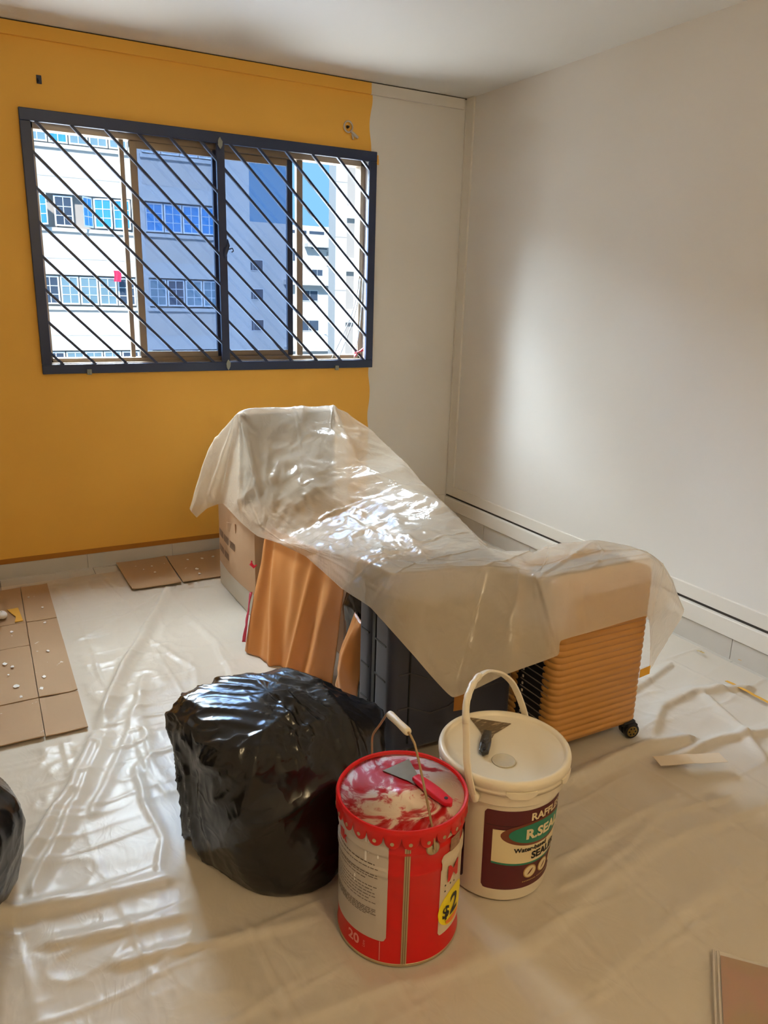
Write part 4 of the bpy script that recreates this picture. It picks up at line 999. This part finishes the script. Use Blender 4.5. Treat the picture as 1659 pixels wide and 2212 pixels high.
MB().lathe([(0.0, RZ), (0.143, RZ), (0.1465, RZ+0.002), (0.1465, RZ+0.010), (0.145, RZ+0.013), (0.145, 0.245), (0.1468, 0.250), (0.1468, 0.256), (0.145, 0.261), (0.145, 0.300), (0.1475, 0.306), (0.1475, 0.312), (0.145, 0.318), (0.145, 0.345), (0.0, 0.345)], RC, 96).build('body', M['red'], rd, auto=0.7)
MB().lathe([(0.1464, RZ-0.001), (0.1474, RZ+0.001), (0.1474, RZ+0.006), (0.1462, RZ+0.008)], RC, 96).build('bottom_rim', M['tin'], rd, smooth=True)
# lid with crimped lugs
n = 288; rows = []
for k in range(n+1):
    a = 2*PI*k/n; lug = abs(math.sin(a*12)); low = 0.352-0.026*(lug**0.45); c, s = math.cos(a), math.sin(a)
    prof = [(0.1525, low), (0.1545, low+0.006), (0.1535, 0.360), (0.1545, 0.368), (0.1515, 0.373), (0.1470, 0.372), (0.1440, 0.366)]
    rows.append([(RC[0]+r*c, RC[1]+r*s, z) for r, z in prof])
lid = MB().grid(rows).build('lid', M['red'], rd, auto=0.8)
MB().lathe([(0.1445, 0.3662), (0.138, 0.3630), (0.06, 0.3640), (0.0, 0.3642)], RC, 96).build('smeared_top', lid_mat(), lid, smooth=True)
for k in range(24):
    a = 2*PI*(k+0.5)/24; r = 0.1550; c, s = math.cos(a), math.sin(a)
    MB().tube([(RC[0]+(r-0.004)*c, RC[1]+(r-0.004)*s, 0.340), (RC[0]+r*c, RC[1]+r*s, 0.340)], 0.0045, 10).build('lug_dimple', M['tin'], lid)
# dried drips and flecks of white paint on the rim
def drip(a0, z0, ln, w):
    mb = MB(); patch(mb, -w/2, w/2, lambda u: z0-ln+0.004*abs(u)/w, lambda u: z0, Rr, *RC, a0, 0.0012, 4, 6); return mb
for a0, z0, ln, w in ((-152, 0.345, 0.075, 0.005), (-149, 0.345, 0.05, 0.004), (-140, 0.30, 0.012, 0.004), (-164, 0.22, 0.02, 0.004)):
    drip(a0, z0, ln, w).build('paint_drip', M['paint_flake'], rd)
# printed areas
A0 = -164
lo, hi = rr_fn(-0.115, 0.085, 0.070, 0.346, 0.012)
mb = MB(); patch(mb, -0.115, 0.085, lambda u: max(lo(u), 0.0), lambda u: min(hi(u), 0.347), lambda z: 0.1450, *RC, A0, 0.0010, 40, 90)
for v in range(len(mb.v)):
    x, y, z = mb.v[v]; b = 0.0022 if (0.242 < z < 0.264 or 0.297 < z < 0.321) else 0; d = math.hypot(x-RC[0], y-RC[1]); k = (d+b)/d; mb.v[v] = (RC[0]+(x-RC[0])*k, RC[1]+(y-RC[1])*k, z)
lab = mb.build('back_label', M['label_grey'], rd, smooth=True)
Rl = lambda z: 0.1450
for k in range(18):
    z = 0.270-0.0085*k if k < 13 else 0.155-0.0045*(k-12)
    rs = random.Random(k); mb = MB(); u = -0.10; end = 0.062-rs.random()*(0.05 if k % 3 == 2 else 0.012)
    if 0.241 < z < 0.266: e = 0.0042
    else: e = 0.0016
    h = 0.0011 if k else 0.0016
    while u < end:
        w = 0.004+rs.random()*0.010; w = min(w, end-u+0.002)
        patch(mb, u, u+w, lambda q: z-h, lambda q: z+h, Rl, *RC, A0, e, 3, 1); u += w+0.0022
    if k not in (2, 6): mb.build('print_line', M['ink'], lab)
curved_text('lettering', 'ilk', 0.036, -0.062, 0.286, Rl, *RC, A0, 0.0042, M['red'], lab, bold=0.0012, shear=0.0)
curved_text('volume_mark', '20', 0.036, -0.018, 0.035, Rl, *RC, A0, 0.0014, M['pale_red'], rd, bold=0.0010)
curved_text('volume_unit', 'Litre', 0.010, 0.034, 0.036, Rl, *RC, A0, 0.0014, M['pale_red'], rd, tilt=PI/2)
mb = MB(); patch(mb, -0.001, 0.001, lambda u: 0.012, lambda u: 0.069, Rl, *RC, -136, 0.0012, 2, 2); mb.build('scratch', M['pale_red'], rd)
# soldered side seam
mb = MB(); patch(mb, -0.0065, 0.0065, lambda u: RZ+0.008, lambda u: 0.325, Rr, *RC, -114.2, 0.0022, 4, 12); seam = mb.build('side_seam', M['tin'], rd, smooth=True)
for u in (-0.0022, 0.0022):
    mb = MB(); patch(mb, u-0.0008, u+0.0008, lambda q: RZ+0.008, lambda q: 0.325, Rr, *RC, -114.2, 0.0026, 2, 12); mb.build('seam_line', M['print'], seam)
# front label at the right
A1 = -63
lo, hi = rr_fn(-0.046, 0.13, 0.062, 0.282, 0.010)
mb = MB(); patch(mb, -0.046, 0.13, lo, lambda u: min(hi(u)+0.012*max(0, u), 0.298), lambda z: 0.1450+(0.0022 if 0.243 < z < 0.263 else 0), *RC, A1, 0.0010, 36, 40); fl_ = mb.build('front_label', M['label_cream'], rd, smooth=True)
mb = MB(); patch(mb, -0.046, 0.13, lambda u: 0.322+0.05*max(0, -u*0.3), lambda u: 0.340+0.01*u/0.13, Rl, *RC, A1, 0.0012, 24, 3); mb.build('label_ribbon', M['label_cream'], rd)
mb = MB(); patch(mb, -0.022, 0.018, lambda u: 0.283, lambda u: 0.318, Rl, *RC, A1, 0.0034, 12, 4); mb.build('label_pattern', mat('speckled_print', srgb(150, 110, 84), 0.5, vary=0.5, vscale=160), rd)
curved_text('lettering', 'M', 0.060, -0.030, 0.205, Rl, *RC, A1, 0.0048, M['red'], fl_, bold=0.0010)
for k, (u, z) in enumerate(((-0.030, 0.196), (-0.030, 0.180), (-0.012, 0.192), (0.004, 0.188))):
    mb = MB(); patch(mb, u-0.002, u+0.002, lambda q: z-0.0022, lambda q: z+0.0022, Rl, *RC, A1, 0.0018, 2, 2); mb.build('print_dot', M['ink_black'], fl_)
lo, hi = ell_fn(0.006, 0.124, 0.055, 0.050)
st = MB(); patch(st, 0.006-0.0549, 0.006+0.0549, lo, hi, Rl, *RC, A1, 0.0020, 40, 10); st = st.build('price_sticker', M['sticker'], rd, smooth=True)
curved_text('price', '$', 0.046, -0.036, 0.104, Rl, *RC, A1, 0.0030, M['ink_black'], st, bold=0.0012)
curved_text('price', '2', 0.074, -0.010, 0.102, Rl, *RC, A1, 0.0030, M['ink_black'], st, bold=0.0016)
lo2, hi2 = ell_fn(0.006, 0.124, 0.052, 0.047)
mb = MB(); patch(mb, -0.022, 0.036, lambda u: lo2(u)+0.001, lambda u: 0.093, Rl, *RC, A1, 0.0028, 20, 3); mb.build('sticker_band', mat('orange_band', srgb(236, 120, 20), 0.5), st)
# ears, bail handle and grip
ea = math.radians(-91.8)
def ear(a):
    c, s = math.cos(a), math.sin(a); p0 = Vector((RC[0]+0.144*c, RC[1]+0.144*s, 0.316)); d = Vector((c, s, 0))
    e = MB().tube([p0, p0+d*0.004, p0+d*0.0075, p0+d*0.008], [0.0165, 0.0165, 0.013, 0.008], 20).build('handle_ear', M['tin'], rd, smooth=True)
    MB().tube([p0+d*0.006, p0+d*0.013], 0.005, 10).build('ear_pin', M['tin'], e, smooth=True)
    return p0+d*0.011
e1 = ear(ea); e2 = ear(ea+PI)
axis = (e2-e1).normalized(); side = axis.cross(Vector((0, 0, 1))).normalized()
th = math.radians(-4); wv_ = math.cos(th)*Vector((0, 0, 1))+math.sin(th)*side; hc = (e1+e2)/2
HP = lambda a, w: hc+axis*a+wv_*w
def smooth_path(P, k=6):
    out = []
    for i in range(len(P)-1):
        p0, p1, p2, p3 = P[max(i-1, 0)], P[i], P[i+1], P[min(i+2, len(P)-1)]
        for s in range(k):
            t = s/k; out.append(0.5*((2*p1)+(p2-p0)*t+(2*p0-5*p1+4*p2-p3)*t*t+(3*p1-p0-3*p2+p3)*t**3))
    return out+[P[-1]]
bail = MB().tube(smooth_path([e1-axis*0.0, HP(-0.152, 0.03), HP(-0.128, 0.10), HP(-0.082, 0.208), HP(-0.066, 0.226), HP(-0.046, 0.234), HP(0, 0.232), HP(0.046, 0.229), HP(0.062, 0.218), HP(0.100, 0.170), HP(0.144, 0.115), HP(0.153, 0.07), e2]), 0.0028, 8).build('bail_handle', mat('handle_wire', srgb(176, 150, 110), 0.4, metal=0.5), rd, smooth=True)
ga, gb = HP(-0.047, 0.234), HP(0.047, 0.229)
MB().tube([ga, ga+(gb-ga)*0.02, ga+(gb-ga)*0.08, ga+(gb-ga)*0.5, ga+(gb-ga)*0.92, ga+(gb-ga)*0.98, gb], [0.006, 0.0085, 0.0095, 0.0085, 0.0095, 0.0085, 0.006], 16).build('grip', mat('cream_grip', srgb(226, 214, 190), 0.45), bail, smooth=True)

# ---------------------------------------------------------------- white pail
M['pail'] = mat('pail_plastic', srgb(234, 222, 198), 0.32, vary=0.03)
M['maroon'] = mat('maroon_label', srgb(92, 22, 30), 0.4, vary=0.05)
M['green'] = mat('green_label', srgb(32, 128, 100), 0.4)
M['rust'] = mat('rust_label', srgb(122, 62, 40), 0.45)
M['cream'] = mat('cream_label', srgb(232, 214, 170), 0.45)
M['gold'] = mat('gold_print', srgb(196, 158, 92), 0.35, metal=0.3)
WC = (-1.672, -2.842); WZ = 0.006
wp = thing('plastic_pail', 'white plastic pail with maroon sealer label and raised handle', 'bucket', (WC[0], WC[1], WZ))
Rw = lambda z: 0.132+(z-0.0)*0.052
MB().lathe([(0.0, WZ), (0.126, WZ), (0.131, WZ+0.004), (Rw(0.02), 0.02), (Rw(0.295), 0.295), (0.153, 0.300), (0.157, 0.304), (0.158, 0.318), (0.160, 0.330), (0.160, 0.345), (0.0, 0.345)], WC, 96).build('body', M['pail'], wp, auto=0.6)
lid = MB().lathe([(0.160, 0.338), (0.1655, 0.336), (0.1665, 0.346), (0.1645, 0.350), (0.1685, 0.354), (0.1690, 0.366), (0.1665, 0.374), (0.161, 0.3765), (0.155, 0.3755), (0.1515, 0.369), (0.149, 0.366), (0.0, 0.3665)], WC, 120).build('lid', M['pail'], wp, smooth=True)
dp = (-1.711, -2.891)
MB().lathe([(0.0, 0.3672), (0.026, 0.3672), (0.0275, 0.3690), (0.0290, 0.3690), (0.0305, 0.3668)], dp, 32).build('centre_boss', mat('dimple_grey', srgb(196, 186, 164), 0.5), lid, smooth=True)
for a0, w in ((-112, 0.075), (-60, 0.06), (170, 0.05), (110, 0.06), (40, 0.06)):
    mb = MB(); patch(mb, -w/2, w/2, lambda u: 0.333+0.010*min(1, max(0, (abs(u)-w/2+0.014)/0.014)), lambda u: 0.352, lambda z: 0.1662, *WC, a0, 0.0025, 14, 3); mb.build('tear_tab', M['pail'], lid, solid=0.003)
# wrap-round maroon label and its print; L0 is the angle of the label's left edge
L0 = -143.0; Lw = 0.40
lo, hi = rr_fn(0.0, Lw, 0.045, 0.284, 0.010)
mb = MB(); patch(mb, 0.0, Lw, lo, hi, Rw, *WC, L0, 0.0010, 70, 8); lb = mb.build('label', M['maroon'], wp, smooth=True)
mb = MB(); patch(mb, -0.22, -0.052, *rr_fn(-0.22, -0.052, 0.045, 0.284, 0.010), Rw, *WC, L0, 0.0010, 40, 8); lb2 = mb.build('side_label', mat('purple_label', srgb(66, 30, 48), 0.35), wp, smooth=True)
mb = MB(); patch(mb, 0.006, Lw-0.006, lambda u: 0.2385, lambda u: 0.2410, Rw, *WC, L0, 0.0013, 60, 1); mb.build('label_line', mat('dark_maroon', srgb(64, 14, 20), 0.4), lb)
mb = MB(); patch(mb, 0.022, 0.30, lambda u: 0.130-0.010*math.sin(PI*(u-0.022)/0.278)-0.004, lambda u: 0.228, Rw, *WC, L0, 0.0013, 50, 8); mb.build('panel_edge', M['green'], lb, smooth=True)
mb = MB(); patch(mb, 0.022, 0.30, lambda u: 0.132-0.010*math.sin(PI*(u-0.022)/0.278), lambda u: 0.228, Rw, *WC, L0, 0.0017, 50, 8); pn = mb.build('cream_panel', M['cream'], lb, smooth=True)
mb = MB(); patch(mb, 0.0415, 0.2785, *ell_fn(0.16, 0.212, 0.119, 0.037), Rw, *WC, L0, 0.0021, 60, 8); mb.build('rust_oval', M['rust'], pn, smooth=True)
mb = MB(); patch(mb, 0.0615, 0.2585, *ell_fn(0.16, 0.213, 0.099, 0.031), Rw, *WC, L0, 0.0026, 60, 8); mb.build('green_oval', M['green'], pn, smooth=True)
curved_text('lettering', 'RAFFLES', 0.030, 0.116, 0.252, Rw, *WC, L0, 0.0022, M['cream'], lb, bold=0.0010)
curved_text('lettering', 'R.SEAL', 0.040, 0.104, 0.199, Rw, *WC, L0, 0.0034, M['cream'], pn, bold=0.0016)
curved_text('lettering', 'Water-based', 0.0185, 0.077, 0.1600, Rw, *WC, L0, 0.0026, M['ink_black'], pn, bold=0.0006)
curved_text('lettering', 'SEALER', 0.030, 0.125, 0.1325, Rw, *WC, L0, 0.0026, M['ink_black'], pn, bold=0.0012)
for u in (0.126, 0.172, 0.218):
    mb = MB(); patch(mb, u-0.0198, u+0.0198, *ell_fn(u, 0.092, 0.02, 0.02), Rw, *WC, L0, 0.0016, 24, 6); bd = mb.build('badge', M['gold'], lb, smooth=True)
    mb = MB(); patch(mb, u-0.0168, u+0.0168, *ell_fn(u, 0.092, 0.017, 0.017), Rw, *WC, L0, 0.0021, 24, 6); mb.build('badge_face', M['cream'], bd, smooth=True)
    mb = MB()
    f0 = lambda q: 0.082+(q-u+0.010)*1.0; patch(mb, u-0.009, u+0.009, lambda q: f0(q)-0.004*math.cos((q-u)/0.009*PI/2), lambda q: f0(q)+0.004*math.cos((q-u)/0.009*PI/2), Rw, *WC, L0, 0.0025, 10, 3); mb.build('badge_leaf', M['rust'], bd)
    mb = MB()
    for k in range(9): patch(mb, u-0.021+k*0.0048, u-0.021+k*0.0048+0.0034, lambda q: 0.062, lambda q: 0.0655, Rw, *WC, L0, 0.0016, 2, 1)
    mb.build('badge_caption', M['gold'], lb)
# handle
hax = Vector((math.cos(math.radians(30)), math.sin(math.radians(30)), 0)); hsd = hax.cross(Vector((0, 0, 1)))
th = math.radians(-20); hw = math.cos(th)*Vector((0, 0, 1))+math.sin(th)*hsd; ho = Vector((WC[0], WC[1], 0.325))
HQ = lambda a, w: ho+hax*a+hw*w
pts = smooth_path([HQ(-0.178, -0.01), HQ(-0.178, 0.026), HQ(-0.168, 0.08), HQ(-0.139, 0.135), HQ(-0.103, 0.200), HQ(-0.06, 0.226), HQ(-0.02, 0.235), HQ(0.03, 0.232), HQ(0.072, 0.216), HQ(0.12, 0.186), HQ(0.160, 0.14), HQ(0.179, 0.07), HQ(0.178, 0.0)], 5)
rows = []
for i, p in enumerate(pts):
    t = (pts[min(i+1, len(pts)-1)]-pts[max(i-1, 0)]).normalized(); nrm = t.cross(hax.cross(hw)).normalized(); wd = hax.cross(hw).normalized()
    prof = [(0.0075, 0.002), (0.0075, -0.002), (0.002, -0.003), (-0.002, -0.003), (-0.0075, -0.002), (-0.0075, 0.002), (0.0, 0.003), (0.0075, 0.002)]
    rows.append([tuple(p+wd*a*1.15+nrm*b*1.4) for a, b in prof])
hd = MB().grid(rows).build('handle', M['pail'], wp, auto=0.9)
gp = [pts[i] for i in range(len(pts)//2-13, len(pts)//2+3)]
MB().tube(gp, [0.0085+0.0012*math.sin(i*1.5) for i in range(len(gp))], 14).build('finger_grip', M['pail'], hd, smooth=True)
for s in (-1, 1):
    c = HQ(0.168*s, 0.0); MB().tube([c, c+hax*s*0.014], 0.012, 14).build('handle_boss', M['pail'], hd, smooth=True)

# ---------------------------------------------------------------- putty knives
def knife(root, c, d, blade, neck_w, bl, hl, hwid, hth, bm_, hm, z):
    """flat scraper: c = neck point, d = direction from handle to blade"""
    d = Vector((d[0], d[1], 0)).normalized(); n = Vector((-d.y, d.x, 0)); c = Vector((c[0], c[1], z))
    poly = [(0, -neck_w/2), (bl*0.25, -neck_w*0.62), (bl, -blade/2), (bl, blade/2), (bl*0.25, neck_w*0.62), (0, neck_w/2)]
    MB().prism([tuple((c+d*a+n*b)[:2]) for a, b in poly], z, z+0.0014).build('blade', bm_, root)
    k = 14; rows = []
    for i in range(k+1):
        s = i/k; a = 0.012-(hl+0.012)*s; w = hwid*(0.55+0.45*math.sin(PI*min(1, s*0.72+0.12)))*(1 if s < 0.93 else math.sqrt(max(0.05, 1-((s-0.93)/0.072)**2))); h = hth*(0.65+0.35*math.sin(PI*min(1, s*0.9+0.1)))
        p = c+d*a+Vector((0, 0, 0.0005+hth*0.5)); rows.append([tuple(p+n*w/2*math.copysign(abs(math.cos(q))**0.5, math.cos(q))+Vector((0, 0, h/2*math.copysign(abs(math.sin(q))**0.5, math.sin(q))))) for q in [2*PI*j/14 for j in range(15)]])
    mb = MB().grid(rows); m = 15
    mb.f += [tuple(range(14)), tuple(k*m+j for j in range(14))[::-1]]
    hnd = mb.build('handle', hm, root, auto=0.9)
    e = c-d*(hl*0.84)+Vector((0, 0, hth*0.92)); MB().tube([e, e+Vector((0, 0, 0.0012))], 0.0045, 14).build('hang_hole', M['ink_black'], hnd)
    return hnd
M['steel'] = mat('dull_steel', srgb(150, 146, 134), 0.35, metal=0.7, vary=0.15, vscale=30)
M['dirty_steel'] = mat('smeared_steel', srgb(118, 98, 68), 0.3, metal=0.4, vary=0.2, vscale=40, col2=srgb(190, 168, 128), c2thr=(0.54, 0.66), c2scale=34, stretch=(1, 4, 1))
M['red_plastic'] = mat('red_handle', srgb(206, 16, 44), 0.35)
M['black_wet'] = mat('black_wet_handle', srgb(20, 15, 12), 0.12, coat=0.6, bump=0.4, bscale=60, bdist=0.003)
kn = thing('putty_knife', 'putty knife with a red plastic handle lying on the red drum lid', 'putty knife', (-1.95, -2.88, 0.367))
knife(kn, (-1.948, -2.876), (-0.10, 0.62), 0.082, 0.026, 0.088, 0.112, 0.032, 0.017, M['steel'], M['red_plastic'], 0.3672)
kn2 = thing('putty_knife', 'scraper with a wet black handle lying on the white pail lid', 'putty knife', (-1.67, -2.77, 0.367))
knife(kn2, (-1.688, -2.788), (0.70, 0.78), 0.112, 0.028, 0.084, 0.092, 0.030, 0.016, M['dirty_steel'], M['black_wet'], 0.3680)
